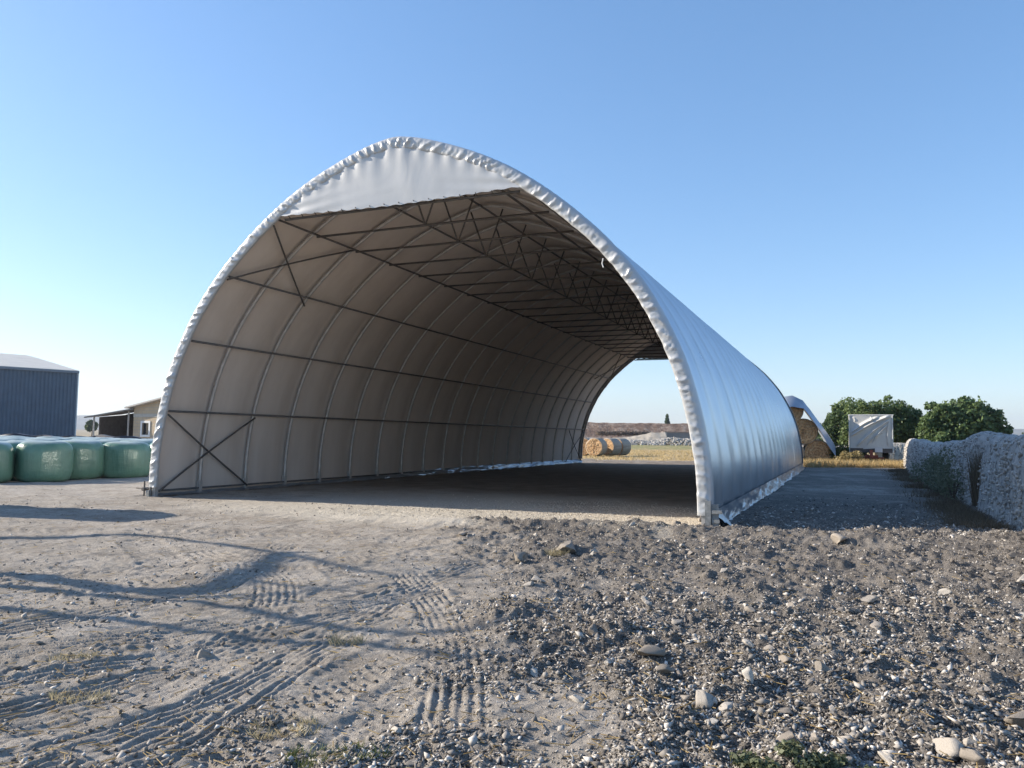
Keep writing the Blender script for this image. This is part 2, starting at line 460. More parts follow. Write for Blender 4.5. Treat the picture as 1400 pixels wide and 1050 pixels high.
# yard continues behind and beside the fan
bw = MB(); 
for (x0, y0, x1, y1) in ((-40, -30, 40, 2.28),):
    bw.add([(x0, y0, -.06), (x1, y0, -.06), (x1, y1, -.06), (x0, y1, -.06)], [(0, 1, 2, 3)])
tag(bw.build('yard', simple('yard_earth', (.30, .26, .22), .3, 1.5, .95, 0, .1, .5, 20)), kind='structure')

# ------------------------------------------------------------------ stones and gravel
def ico(sub=0):
    import bmesh
    bm = bmesh.new(); bmesh.ops.create_icosphere(bm, subdivisions=sub + 1, radius=1)
    V = np.array([v.co[:] for v in bm.verts]); Fc = np.array([[v.index for v in f.verts] for f in bm.faces]); bm.free()
    return V, Fc
OCT_V = np.array([(1, 0, 0), (-1, 0, 0), (0, 1, 0), (0, -1, 0), (0, 0, 1), (0, 0, -1)], float)
OCT_F = np.array([(0, 2, 4), (2, 1, 4), (1, 3, 4), (3, 0, 4), (2, 0, 5), (1, 2, 5), (3, 1, 5), (0, 3, 5)])
def rotmats(n, tilt=pi):
    a = rng.uniform(0, 2 * pi, n); b = rng.normal(0, tilt, n); c = rng.normal(0, tilt, n)
    Z = np.zeros(n); O = np.ones(n)
    Ra = np.stack([np.cos(a), -np.sin(a), Z, np.sin(a), np.cos(a), Z, Z, Z, O], 1).reshape(n, 3, 3)
    Rb = np.stack([O, Z, Z, Z, np.cos(b), -np.sin(b), Z, np.sin(b), np.cos(b)], 1).reshape(n, 3, 3)
    Rc = np.stack([np.cos(c), Z, np.sin(c), Z, O, Z, -np.sin(c), Z, np.cos(c)], 1).reshape(n, 3, 3)
    return Ra @ Rb @ Rc
def scatter_mesh(name, P, R, base, mat, flat=(1, .7, .5), jit=.28, tilt=.5):
    V, Fc = base; n = len(P); k = len(V)
    sc3 = R[:, None] * np.array(flat)[None] * rng.uniform(.7, 1.3, (n, 3))
    W = V[None] * (1 + rng.uniform(-jit, jit, (n, k, 1))) + rng.uniform(-jit, jit, (n, k, 3)) * .35
    W = W * sc3[:, None, :]
    W = np.einsum('nij,nkj->nki', rotmats(n, tilt), W) + P[:, None, :]
    FF = (Fc[None] + (np.arange(n) * k)[:, None, None]).reshape(-1, 3)
    return npmesh(name, W.reshape(-1, 3), FF, mat)
def sample_ground(n, ymin, ymax, maskf, smin=-.75, smax=.75, p=1.0):
    out = []
    got = 0
    while got < n:
        y = (rng.uniform(ymax ** -p, ymin ** -p, n * 2)) ** (-1 / p) if p > 0 else rng.uniform(ymin, ymax, n * 2)
        x = rng.uniform(smin, smax, n * 2) * y
        m = rng.uniform(0, 1, n * 2) < maskf(x, y)
        out.append(np.stack([x[m], y[m]], 1)); got += m.sum()
    return np.concatenate(out)[:n]
M_chip = island_mat('gravel_chips', [(0, (.11, .10, .09)), (.35, (.22, .205, .187)), (.65, (.34, .32, .295)), (.85, (.48, .46, .43)), (1, (.70, .67, .63))], bump=0)
M_chipdark = island_mat('dark_gravel_chips', [(0, (.06, .055, .05)), (.5, (.13, .12, .11)), (.8, (.22, .205, .19)), (1, (.42, .40, .37))], bump=0)
M_rock = island_mat('limestone_rock', [(0, (.20, .175, .15)), (.5, (.34, .31, .275)), (1, (.52, .49, .44))], objrand=True, bump=.5, bscale=18)

# all rocks of the yard: notable ones first (pixel position measured in the photograph turned into ground metres)
notable = [
 ((.13, 9.95), .15, (1, .8, .95), 'grey upright rock on the edge of the tyre-marked earth, largest before the hangar mouth', 1),
 ((-2.21, 5.75), .10, (1, .8, .6), 'grey lump of rock alone on the tyre-marked earth to the left of the gravel', 1),
 ((1.14, 4.63), .085, (1.1, .8, .75), 'pale broken rock with a white patch, in dark gravel behind a smooth pale one', 0),
 ((1.43, 4.05), .085, (1.1, .85, .7), 'smooth pale rock just behind the green weeds at the bottom', 0),
 ((2.20, 3.98), .095, (1.25, .85, .6), 'round pale grey rock near the bottom right corner beside a rusty brown clod', 0),
 ((2.24, 3.83), .07, (1, .8, .7), 'small whitish rock just in front of the round pale grey rock at bottom right', 0),
 ((2.87, 4.37), .12, (1.4, .8, .55), 'long brown-grey rock with a hollow top at the right side of the gravel', 1),
 ((1.89, 5.45), .085, (1.3, .8, .6), 'brown-grey rock casting a black shadow in the middle of the gravel', 1),
 ((1.50, 4.90), .07, (.8, .7, 1.1), 'upright buff rock leaning in the gravel between two larger pale rocks', 0),
 ((2.02, 5.1), .065, (1, .8, .9), 'rounded grey-brown stone right of the rock with the black shadow', 1),
 ((.78, 10.6), .17, (1.4, .9, .55), 'broad pale boulder with yellow tufts beside it, near the hangar mouth', 0),
 ((1.25, 8.0), .13, (1.3, 1, .5), 'flat grey boulder half buried in the black gravel', 1),
 ((-.75, 12.3), .12, (1.9, .7, .45), 'long flat pale slab lying on bare earth left of the hangar mouth', 1),
 ((.3, 8.35), .07, (1.4, .7, .6), 'small buff block beside the grey upright rock, on black gravel', 0),
 ((.98, 5.45), .11, (1.3, .9, .45), 'flat brown stone among white stones left of the middle', 1),
 ((1.02, 5.12), .07, (1.2, .9, .6), 'rounded grey stone in front of the flat brown stone', 1),
 ((1.6, 3.72), .06, (1, .9, .6), 'round white stone at the very bottom, left of the weeds', 0),
 ((4.75, 11.3), .15, (1.3, .8, .75), 'brown angular boulder at the shadow edge towards the pale stone wall', 1),
 ((5.6, 8.5), .13, (1.4, 1, .6), 'large pale rounded boulder at the right edge of the gravel', 0),
 ((3.4, 7.4), .07, (1.3, .8, .6), 'flat whitish stone in open gravel between the hangar corner and the right edge', 0),
]
rock_meshes = []
V2, F2 = ico(2)
def rock_mesh(i, k=(1, .8, .6)):
    r = np.random.default_rng(100 + i)
    V = V2.copy()
    for _ in range(13):                                   # chop flat facets
        d = r.normal(size=3); d /= np.linalg.norm(d); c = r.uniform(.34, .66)
        t = V @ d; m = t > c; V[m] -= np.outer(t[m] - c, d)
    V /= np.abs(V).max(0) * .95
    V *= 1 + .10 * fbm(V[:, 0] * 1.7 + i, V[:, 1] * 1.7 + V[:, 2] * 2.3, 1.2, 3, i)[:, None]
    V += r.uniform(-.02, .02, V.shape)
    return npmesh('rock', V * np.array(k), F2, M_rock)
for i in range(14): rock_meshes.append(rock_mesh(i))
used_xy = []
M_rock_brown = island_mat('brown_limestone', [(0, (.22, .195, .165)), (1, (.36, .325, .285))], objrand=True, bump=.5, bscale=18)
for i, (p, r, k, lab, br) in enumerate(notable):
    me_ = rock_mesh(40 + i, k)
    if br: me_.materials[0] = M_rock_brown
    o = link('rock', me_)
    r *= .82 if br else .95
    o.scale = (r,) * 3; o.rotation_euler = (0, 0, rng.uniform(0, 6))
    z = ground_h(np.array([p[0]]), np.array([p[1]]))[0]
    o.location = (p[0], p[1], z + r * k[2] * .45)
    used_xy.append(p)
    tag(o, lab, 'rock')
def dens(x, y):
    g = gravel_mask(x, y); return g * (.35 + 1.1 * np.clip(fbm(x, y, .8, 3, 91) + .25, 0, .7)) * sstep(16.5, 14.5, y)
NROCK = 230
XY = sample_ground(NROCK, 3.6, 13.5, dens, -.2, .72, .3)
RR = np.clip(rng.lognormal(-3.35, .30, NROCK), .024, .07) * (.55 + .06 * XY[:, 1])
ZZ = ground_h(XY[:, 0], XY[:, 1])
for i in range(NROCK):
    o = link('rock', rock_meshes[i % 14])
    o.scale = (RR[i] * rng.uniform(.8, 1.4), RR[i] * rng.uniform(.8, 1.1), RR[i] * rng.uniform(.8, 1.3))
    o.rotation_euler = (rng.normal(0, .3), rng.normal(0, .3), rng.uniform(0, 6.28))
    o.location = (XY[i, 0], XY[i, 1], ZZ[i] + RR[i] * .25)
    tag(o, 'small loose limestone lump lying scattered in the dark gravel', 'rock', 'loose limestone lumps in the gravel')
def field_of(n, ymin, ymax, maskf, r0, r1, base, mat, name, p=.6, smin=-.75, smax=.75, flat=(1, .7, .45), sink=.3, jit=.42):
    xy = sample_ground(n, ymin, ymax, maskf, smin, smax, p)
    R_ = r0 * (r1 / r0) ** (rng.uniform(0, 1, n) ** 2.2)
    z = ground_h(xy[:, 0], xy[:, 1])
    P = np.stack([xy[:, 0], xy[:, 1], z + R_ * sink], 1)
    return tag(link(name, scatter_mesh(name, P, R_, base, mat, flat, jit)), 'loose bed of broken stone and dark chips over the earth', 'gravel', kind='stuff')
ICO = ico(0)
field_of(12000, 3.3, 16, dens, .009, .036, (OCT_V, OCT_F), M_chip, 'gravel', .5)
o = field_of(64000, 3.3, 16, dens, .005, .022, (OCT_V, OCT_F), M_chip, 'gravel_chips', .8, flat=(1.4, .6, .3))
o['label'] = 'pale and grey stone chips strewn through the dark gravel'
o = field_of(20000, 3.3, 16, dens, .007, .022, (OCT_V, OCT_F), M_chipdark, 'dark_gravel', .8, flat=(1.5, .6, .35))
o['label'] = 'near black fine gravel between the pale stones'
def thin(x, y):
    lx_, ly_ = to_local(x, y)
    return np.where(gravel_mask(x, y) < .3, .15 + .9 * np.clip(fbm(x, y, .9, 3, 95), 0, 1), 0) * np.where((np.abs(lx_) < 7.2) & (ly_ > 2), .1, 1)
o = field_of(7000, 3.3, 22, thin, .006, .03, (OCT_V, OCT_F), M_chip, 'pebbles', .7, smax=.3)
o['label'] = 'scattered pebbles and grit on the tyre-marked bare earth'; o['category'] = 'pebbles'
def creamd(x, y):
    lx_, ly_ = to_local(x, y)
    return sstep(-3, 5, lx_) * sstep(7.0, 6.4, lx_) * sstep(-1.8, -.9, ly_) * sstep(5.5, 2.5, ly_)
M_cream = island_mat('cream_gravel', [(0, (.38, .34, .28)), (.5, (.54, .50, .42)), (1, (.72, .68, .60))], bump=0)
o = field_of(14000, 11.5, 21, creamd, .007, .022, (OCT_V, OCT_F), M_cream, 'cream_gravel', .2, smin=-.5, smax=.35)
o['label'] = 'cream coloured gravel strip across the mouth of the hangar'
def sided(x, y):
    lx_, ly_ = to_local(x, y)
    return sstep(6.8, 7.2, lx_) * sstep(-.6, .3, ly_) * sstep(14, 2, ly_) * sstep(.40, .5, .5 + fbm(x, y, .6, 3, 97))
o = field_of(6000, 12, 28, sided, .012, .045, (OCT_V, OCT_F), M_chip, 'yard_gravel', .5, smin=.1, smax=.72)
o['label'] = 'grey stones on the dark yard between hangar and wall'

# ------------------------------------------------------------------ the hangar
H = empty('hangar', (HC[0], HC[1], 0), HA)
tag(H, 'tall open-ended arched tunnel hangar of silver sheeting on steel ribs', 'hangar')
RIBS = [0.06] + [1.68 * k - .2 for k in range(1, 20)] + [HLEN - .06]
# cover
ys = []
for a, b in zip(RIBS[:-1], RIBS[1:]):
    ys += list(np.linspace(a, b, 8, endpoint=False))
ys = np.array([0.0] + ys + [RIBS[-1], HLEN]); ns = 170
ss = np.linspace(0.0, 1.0, ns)
YS, SG = np.meshgrid(ys, ss, indexing='ij')
ribs = np.array(RIBS)
k = np.clip(np.searchsorted(ribs, YS) - 1, 0, len(ribs) - 2)
fr = np.clip((YS - ribs[k]) / (ribs[k + 1] - ribs[k]), 0, 1)
sag = (1 - np.abs(2 * fr - 1) ** 2.0) * .095
sag = sag + .012 * fbm(YS.ravel(), SG.ravel() * PLEN, .8, 3, 5).reshape(YS.shape)
side = np.abs(SG - .5) * 2
wr = sstep(.55, .95, side) * .012 * np.sin(YS * 7.5 + 3 * fbm(YS.ravel(), SG.ravel() * 9, .7, 2, 8).reshape(YS.shape) * 4)
X, Z = prof(SG, 0); X1, Z1 = prof(SG, 1.0)
off = sag + wr
Xc = X + (X1 - X) * off; Zc = Z + (Z1 - Z) * off
V = np.stack([Xc.ravel(), YS.ravel(), Zc.ravel()], 1)
link('cover', npmesh('cover', V, grid_faces(len(ys), ns), M_cover, True), H)
# gathered hem at each mouth
def hem(yf, sgn, mat, seed):
    nsg = 1100
    s = np.linspace(0.012, .988, nsg)
    D = s * PLEN
    cs = [(-.030, .16), (-.035, .08), (-.02, .01), (.005, -.035), (.04, -.055), (.075, -.06), (.11, -.062), (.145, -.06), (.18, -.057), (.215, -.05), (.24, -.035), (.245, -.01), (.235, .04)]
    rowsv = []
    side_ = np.sign(s - .5)
    for j, (o_, y_) in enumerate(cs):
        u = j / (len(cs) - 1)
        sk = D + side_ * (u * .25)                                  # folds lean
        sk = sk + .16 * fbm(D, np.full_like(D, u * 2.5), 1.3, 2, seed + 2)
        per = .235
        phs = sk / per + 1.1 * fbm(sk, np.full_like(sk, seed), .9, 2, seed + 1) + .35 * u * np.sin(sk * 3.1)
        tri = np.abs((phs % 1) - .42); sel = .45 + 1.2 * (hash2(np.floor(phs), np.zeros_like(phs), seed) - .2)
        f = sel * (1 - sstep(0, .30, tri)) - .35 + .35 * fbm(sk, np.full_like(sk, u * 1.5), 9, 2, seed + 3)
        ph2 = sk / .11 + 2 * fbm(sk, np.full_like(sk, u), 1.5, 2, seed + 6)
        f = f + .22 * (1 - sstep(0, .3, np.abs((ph2 % 1) - .5)))
        top = 1 + 1.3 * sstep(.035, 0, np.abs(s - .5)) * np.abs(np.sin((s - .5) * 260))
        a = .032 * np.sin(pi * min(1, max(0, (u - .12) / .85))) * top
        edge = .012 * fbm(D, np.zeros_like(D), 5, 2, seed + 5) * (1 if j >= 10 else 0)
        x_, z_ = prof(s, 0); x1_, z1_ = prof(s, 1.0)
        oo = o_ + edge + f * .004
        rowsv.append(np.stack([x_ + (x1_ - x_) * oo, yf + sgn * (y_ - f * a * 1.0 + (0 if j else 0)), z_ + (z1_ - z_) * oo], 1))
    VV = np.stack(rowsv, 0).reshape(-1, 3)
    fc = grid_faces(len(cs), nsg)
    if sgn < 0: fc = fc[:, ::-1]
    o = link('gathered_hem', npmesh('gathered_hem', VV, fc, mat, True), H)
    return o
hem(0.0, 1, M_hem, 3)
hem(HLEN, -1, M_hem, 23)
# gables: front and rear panels
def gable(yf, zb_):
    xs = np.linspace(-1, 1, 90); vs = np.linspace(0, 1, 26)
    hw = half(zb_) - .2
    VV = []
    for v in vs:
        for x in xs:
            X_ = x * hw
            s_ = .5 + 0
            ztop = np.interp(abs(X_), _h[::-1, 0], _h[::-1, 1]) - .16 - .08 * abs(X_) / hw
            zt = zb_ + .012 * sin(x * 60) - .03 * cos(x * 3.1)
            z = zt + (max(ztop, zt + .01) - zt) * v
            w = .012 * float(vnoise(np.array([X_ * 2.2 + z]), np.array([z * .5]), 4)[0]) * (1 + 1.5 * v)
            # pulled folds from the lower corners
            fx = abs(abs(X_) - hw) ; w += .02 * sin((z - zb_) * 26 - fx * 3.5) * math.exp(-fx * 1.1) * math.exp(-(z - zb_) * 2)
            w += .008 * sin(z * 6 + X_ * 1.2) * sin(X_ * 1.7 + 1) * (1 - v)
            w += .02 * sin(X_ * 17) * v ** 5
            VV.append((X_, yf + w, z))
    return link('gable_panel', npmesh('gable_panel', VV, grid_faces(26, 90), M_gable, True), H)
gable(-.035, 6.58); gable(HLEN - .07, 6.58)
mb = MB(); mb.tube([(-2.95, .10, 6.56), (2.95, .10, 6.56)], .03, 8); mb.build('gable_bar', M_steel_dark, H)
mb = MB(); mb.tube([(-2.95, HLEN - .10, 6.56), (2.95, HLEN - .10, 6.56)], .03, 8); mb.build('gable_bar', M_steel_dark, H)
# lacing cord ties along the lower gable edge
for i in range(16):
    x = -2.75 + i * .367
    MB().tube([(x, .06, 6.54), (x, -.05, 6.60)], .011, 5).build('tie', M_steel_dark, H)
# ribs (each an arch tube on a foot), chord and V braces
rib_s = np.linspace(0.0, 1.0, 60)
rx, rz = prof(rib_s, .13)
rib_me = MB().tube([(a, 0, b) for a, b in zip(rx, rz)], .045, 8).mesh('rib', M_steel, True)
chord_me = MB().tube([(-3.08, 0, 6.50), (3.08, 0, 6.50)], .028, 6).mesh('tie_beam', M_steel_dark, True)
st_me = []
for sx in (-1, 1):
    st_me.append(MB().tube([(0, 0, 6.5), (sx * .48, 0, 7.78)], .024, 6).mesh('strut', M_steel_dark, True))
foot_me = MB().box(-.09, -.09, -.25, .09, .09, .04).box(-.05, -.05, .03, .05, .05, .34).mesh('foot', M_steel)
for i, y in enumerate(RIBS):
    o = link('rib', rib_me, H, (0, y, 0))
    for sx in (-1, 1):
        f = link('foot', foot_me, o, (sx * 6.62, 0, 0))
    if 0 < i:
        c = link('tie_beam', chord_me, H, (0, y - .03, 0))
        for m in st_me: link('strut', m, c)
# purlins
for (x, z) in ((6.36, 2.15), (5.67, 3.87), (4.56, 5.34), (3.12, 6.51), (1.56, 7.42)):
    for sx in (-1, 1):
        a, b = prof(s_at(sx * x, z), .205)
        MB().tube([(float(a), .1, float(b)), (float(a), HLEN - .1, float(b))], .028, 8).build('purlin', M_steel_dark, H, True)
MB().tube([(0, .1, 7.80), (0, HLEN - .1, 7.80)], .028, 8).build('purlin', M_steel_dark, H, True)
# wind braces: crosses over the first and last two bays
def brace(xa, za_, ya, xb_, zb2, yb):
    P = []
    s0 = s_at(xa, za_); s1 = s_at(xb_, zb2)
    for t in np.linspace(0, 1, 8):
        a, b = prof(s0 + (s1 - s0) * t, .21); P.append((float(a), ya + (yb - ya) * t, float(b)))
    MB().tube(P, .024, 6).build('brace', M_steel_dark, H, True)
for sx in (-1, 1):
    for ya, yb in ((.1, 3.16), (HLEN - .1, HLEN - 3.1)):
        brace(sx * 6.72, .12, ya, sx * 6.38, 2.05, yb)
        brace(sx * 6.38, 2.05, ya, sx * 6.72, .12, yb)
        brace(sx * 4.56, 5.25, ya, sx * 3.12, 6.5, yb)
        brace(sx * 3.2, 6.42, ya, sx * 4.7, 5.1, yb)
# base rail and loose skirt of sheeting on both long sides
for sx in (-1, 1):
    MB().tube([(sx * 6.60, .05, .16), (sx * 6.60, HLEN - .05, .16)], .026, 6).build('base_rail', M_steel_dark, H, True)
t = NT('loose_plastic'); t.col(t.ramp(t.noise(3, 5, .6), [(.3, (.28, .30, .34)), (.7, (.40, .42, .45))])); t.set(.28, .6, .5)
M_skirt = t.m
def skirt(sx):
    yy = np.linspace(.1, HLEN, 420); uu = np.linspace(0, 1, 14)
    VV = []
    for u in uu:
        n_ = fbm(yy, np.full_like(yy, u * 1.3), 1.1, 4, 33 + int(sx))
        n2_ = fbm(yy, np.full_like(yy, u * 2.0), 5, 3, 37)
        if sx > 0:
            out = .15 * u ** 1.3 * (.8 + .7 * fbm(yy, np.zeros_like(yy), .35, 2, 77)) + .25 * u * np.exp(-(yy / .9) ** 2) + .05 * n_ * u
            hgt = .30 * (1 - u) ** 1.2 + .02 + .11 * n_ * (u * (1 - u) * 4) + .035 * n2_ * u
            xx = 6.76 + out
        else:
            xx = -6.62 + .14 * u + .12 * n_ * u
            hgt = (.06 + .15 * sstep(5, 16, yy)) * (1 - u) + .03 + .05 * n_ * u + .02 * n2_
        VV.append(np.stack([xx, yy, np.maximum(hgt, -.03)], 1))
    VV = np.concatenate(VV)
    fc = grid_faces(len(uu), len(yy))
    return link('skirt', npmesh('skirt', VV, fc, M_skirt, True), H)
skirt(1); skirt(-1)
# anchor plate and clamp at the two front feet
for sx in (-1, 1):
    m = MB(); x = sx * 6.70
    m.box(x - .05, -.10, -.2, x + .05, -.03, .52 if sx > 0 else .18)
    m.build('post', M_zinc, H)
m = MB(); m.box(6.76, -.06, .02, 6.88, -.03, .46); m.box(6.77, -.10, .30, 6.94, -.062, .36); m.box(6.77, -.09, .14, 6.90, -.062, .20)
m.build('anchor_plate', M_zinc, H)
m = MB(); m.tube([(-7.12, -.05, .22), (-6.74, -.05, .20)], .018, 8); m.tube([(-6.86, -.05, .04), (-6.86, -.05, .40)], .02, 8); m.tube([(-6.84, -.12, .2), (-6.84, .04, .2)], .045, 10)
m.build('tensioner', M_steel_dark, H)
# little rag of cord hanging from the hem on the right
a, b = prof(s_at(5.0, 5.2), .29)
MB().tube([(float(a), -.03, float(b)), (float(a) - .02, -.03, float(b) - .10), (float(a) + .01, -.04, float(b) - .18)], .012, 5).build('cord', M_hem, H)

# ------------------------------------------------------------------ wrapped bales, left
def wrapped_bale(i, r=.78, h=1.30):
    rr = np.random.default_rng(i)
    na, nv = 48, 22; VV = []
    for j in range(nv + 1):
        v = j / nv
        ph = -pi / 2 + pi * v
        e = 4.6
        cz = np.sign(sin(ph)) * abs(sin(ph)) ** (2 / e); cr = abs(cos(ph)) ** (2 / e)
        for k_ in range(na):
            th = 2 * pi * k_ / na
            q = 2.7
            f = (abs(cos(th)) ** q + abs(sin(th)) ** q) ** (-1 / q)
            R_ = r * cr * (.5 * f + .5) 
            R_ *= 1 + .012 * sin(th * 9 + 5 * v + i) * cr + .02 * sin(th * 2 + i) + .018 * sin(v * 9 + th * 3) - .03 * (v - .45) 
            R_ += rr.normal(0, .004)
            z = h / 2 + cz * h / 2 + .02 * sin(th * 3 + i) * (v > .6) * cr
            VV.append((R_ * cos(th), R_ * sin(th), z))
    fc = [(j * na + k_, j * na + (k_ + 1) % na, (j + 1) * na + (k_ + 1) % na, (j + 1) * na + k_) for j in range(nv) for k_ in range(na)]
    m = MB(); m.v = VV; m.f = fc
    return m.mesh('wrapped_bale', M_film, True)
t = NT('green_stretch_film')
nn = t.noise(1.8, 4, .6); nv_ = t.noise(5, 4, .6, stretch=(2.2, 2.2, .25))
c = t.ramp(nn, [(.3, (.08, .175, .12)), (.7, (.14, .26, .185))])
geo = t.n.new('ShaderNodeNewGeometry'); sx_ = t.n.new('ShaderNodeSeparateXYZ'); t.l.new(geo.outputs['Normal'], sx_.inputs[0])
dust = t.math('MULTIPLY', t.ramp(sx_.outputs[2], [(.72, (0,) * 3), (.97, (1,) * 3)]), t.ramp(nn, [(.3, (.45,) * 3), (.6, (.9,) * 3)]))
c = t.mix(dust, c, (.42, .44, .38))                               # dust that has settled on the flat tops
t.col(c); t.set(.3, 0, .6); fb = t.math('ADD', nv_, t.math('MULTIPLY', t.noise(2.2, 3, .6, stretch=(.5, .5, 2.2)), .8))
t.bump(fb, .35, .05)
M_film = t.m
bales = [wrapped_bale(i) for i in range(4)]
ul = np.array([cos(HA), sin(HA)])
front_b = [((-15.85, 23.35), 'green wrapped bale cut by the left edge of the picture, front row'),
           ((-14.62, 24.35), 'widest green wrapped bale of the front row, second from the left edge'),
           ((-14.52, 26.0), 'green wrapped bale squeezed between two front-row bales, set a little back'),
           ((-13.38, 27.0), 'green wrapped bale of the front row closest to the hangar foot')]
pos_b = []
def put_bale(p, lab, grp, z=0.0):
    o = link('wrapped_bale', bales[len(pos_b) % 4]); o.location = (p[0], p[1], z - .03)
    o.rotation_euler = (0, 0, rng.uniform(0, 6.28)); s_ = rng.uniform(.97, 1.03); o.scale = (s_, s_, rng.uniform(.97, 1.02))
    tag(o, lab, 'bale', grp); pos_b.append(p); return o
for p, lab in front_b: put_bale(p, lab, 'green wrapped bales')
for i in range(-6, 9):
    for j in range(12):
        p = np.array([-14.6, 24.4]) + HN * 1.62 * i * 1.0 + np.array([-HU[0], -HU[1]]) * 1.66 * j + rng.normal(0, .07, 2)
        if j == 0 and i <= 2: continue
        if p[1] < 24.6 or p[0] > -.33 * p[1] or p[0] < -.70 * p[1] or p[1] > 42: continue
        if any((p[0] - q[0]) ** 2 + (p[1] - q[1]) ** 2 < 1.45 ** 2 for q in pos_b): continue
        put_bale(p, 'dusty-topped green wrapped bale in the rows behind the front row', 'green wrapped bales')
# a pair stacked just left of the picture, throws the short broad shadow
put_bale((-12.35, 15.75), 'lower wrapped bale of a stack of two outside the left edge', 'green wrapped bales')
put_bale((-12.30, 15.72), 'upper wrapped bale of a stack of two outside the left edge', 'green wrapped bales', 1.27)

# ------------------------------------------------------------------ left background: warehouse, sheds, low wall
wr_ = math.atan2(-.707, -.707)
W = empty('warehouse', (-33.8 * 1.417, 60 * 1.417, -.667), radians(45)); W.scale = (1.417,) * 3
tag(W, 'large blue-grey corrugated metal warehouse with a pale low-pitched roof at far left', 'warehouse')
# local: x runs along wall (negative away from the corner), y into the building
n = 26 / .26; xs = []
m = MB(); pts = []
x = 0.0
while x > -26:
    pts += [(x, 0), (x - .10, 0), (x - .13, .05), (x - .23, .05)]; x -= .26
m.v = [(a, b, z) for z in (0, 6.1) for a, b in pts]; k_ = len(pts)
m.f = [(i + 1, i, i + k_, i + k_ + 1) for i in range(k_ - 1)]
M_blue = simple('blue_grey_sheet', (.085, .12, .165), .12, 1.2, .45, .1, .4)
m.build('wall', M_blue, W)
MB().box(-26, .1, 0, -.02, 38, 6.0).build('side_wall', M_blue, W)
MB().box(-26.1, -.04, 0, .02, -.012, .35).build('plinth', simple('plinth_grey', (.3, .32, .34), .1), W)
rp = []
for i in range(13):
    u = i / 12; rp.append((38 * u, 6.15 + float(np.interp(u, [0, .40, .47, .53, .60, 1], [0, 2.2, 2.42, 2.42, 2.2, 0]))))
m = MB(); m.v = [(xx, y, z + dz) for dz in (0, .12) for xx in (.12, -26.2) for y, z in rp]
q = 13
m.f = [(i, i + 1, q + i + 1, q + i) for i in range(12)] + [(2 * q + i, 3 * q + i, 3 * q + i + 1, 2 * q + i + 1) for i in range(12)] + [(i, 2 * q + i, 2 * q + i + 1, i + 1) for i in range(12)] + [(0, q, 3 * q, 2 * q)]
m.build('roof', simple('pale_roof', (.55, .52, .46), .1, .8, .6), W)
MB().box(-26.1, -.16, 6.05, .1, -.02, 6.22).build('gutter', simple('gutter_grey', (.2, .22, .25), .1), W)
MB().box(.03, .0, 0, .12, .12, 6.05).build('corner_trim', simple('trim_white', (.6, .62, .62), .1), W)

# open lean-to and brick building
DS = 62.0
def pxx(px, d=DS): return (px - 700) / FPX * d / 1.0
SB = empty('lean_to_shed', (pxx(133), DS, 0))
tag(SB, 'open-fronted dark lean-to shed with thin posts joined to the brick building', 'shed')
wdt = pxx(189) - pxx(133)
M_darkwall = simple('dark_weathered_board', (.10, .085, .075), .3, 3)
M_roofd = simple('old_roof_sheet', (.22, .21, .20), .3, 3)
m = MB(); m.v = [(-.55, -.8, 2.62), (wdt, -.8, 3.35), (wdt, 5, 3.75), (-.55, 5, 3.05), (-.55, -.8, 2.72), (wdt, -.8, 3.45), (wdt, 5, 3.85), (-.55, 5, 3.15)]
m.f = [(0, 3, 2, 1), (4, 5, 6, 7), (0, 1, 5, 4), (1, 2, 6, 5), (2, 3, 7, 6), (3, 0, 4, 7)]; m.build('roof', M_roofd, SB)
MB().add([(0, 4.7, 0), (wdt - .02, 4.7, 0), (wdt - .02, 4.7, 3.7), (0, 4.7, 3.05), (0, 4.9, 0), (wdt - .02, 4.9, 0), (wdt - .02, 4.9, 3.7), (0, 4.9, 3.05)], [(0, 1, 2, 3), (5, 4, 7, 6)]).build('rear_wall', M_darkwall, SB)
MB().add([(.02, .4, 0), (.02, 4.68, 0), (.02, 4.68, 3.02), (.02, .4, 2.72), (.14, .4, 0), (.14, 4.68, 0), (.14, 4.68, 3.04), (.14, .4, 2.74)], [(0, 1, 2, 3), (5, 4, 7, 6), (0, 3, 7, 4), (1, 5, 6, 2)]).build('side_wall', M_darkwall, SB)
for xx in (.05, wdt - .5): MB().tube([(xx, -.4, 0), (xx, -.4, 2.75 if xx < 1 else 3.2)], .07, 8).build('post', simple('post_grey', (.4, .38, .35)), SB)
MB().add([(.3, 3.5, 0), (wdt - .3, 3.5, 0), (wdt - .3, 4.6, 1.7), (.3, 4.6, 1.1), (wdt - .3, 4.6, 0), (.3, 4.6, 0)], [(0, 1, 2, 3), (1, 4, 2), (0, 3, 5)]).build('straw_heap', simple('old_straw', (.20, .15, .10), .3, 5), SB)
BB = empty('brick_building', (pxx(189), DS - .6, 0), radians(-27))
tag(BB, 'small brick building with a white-framed window, right behind the hangar foot', 'building')
M_brick = NT('buff_brick')
bt = M_brick.n.new('ShaderNodeTexBrick'); bt.inputs['Scale'].default_value = 1.0
bt.inputs['Color1'].default_value = (.46, .36, .25, 1); bt.inputs['Color2'].default_value = (.50, .40, .27, 1); bt.inputs['Mortar'].default_value = (.38, .34, .28, 1)
bt.inputs['Brick Width'].default_value = .5; bt.inputs['Row Height'].default_value = .25; bt.inputs['Mortar Size'].default_value = .02
mp = M_brick.n.new('ShaderNodeMapping'); mp.inputs['Rotation'].default_value = (radians(90), 0, 0)
M_brick.l.new(M_brick.coord(), mp.inputs[0]); M_brick.l.new(mp.outputs[0], bt.inputs['Vector'])
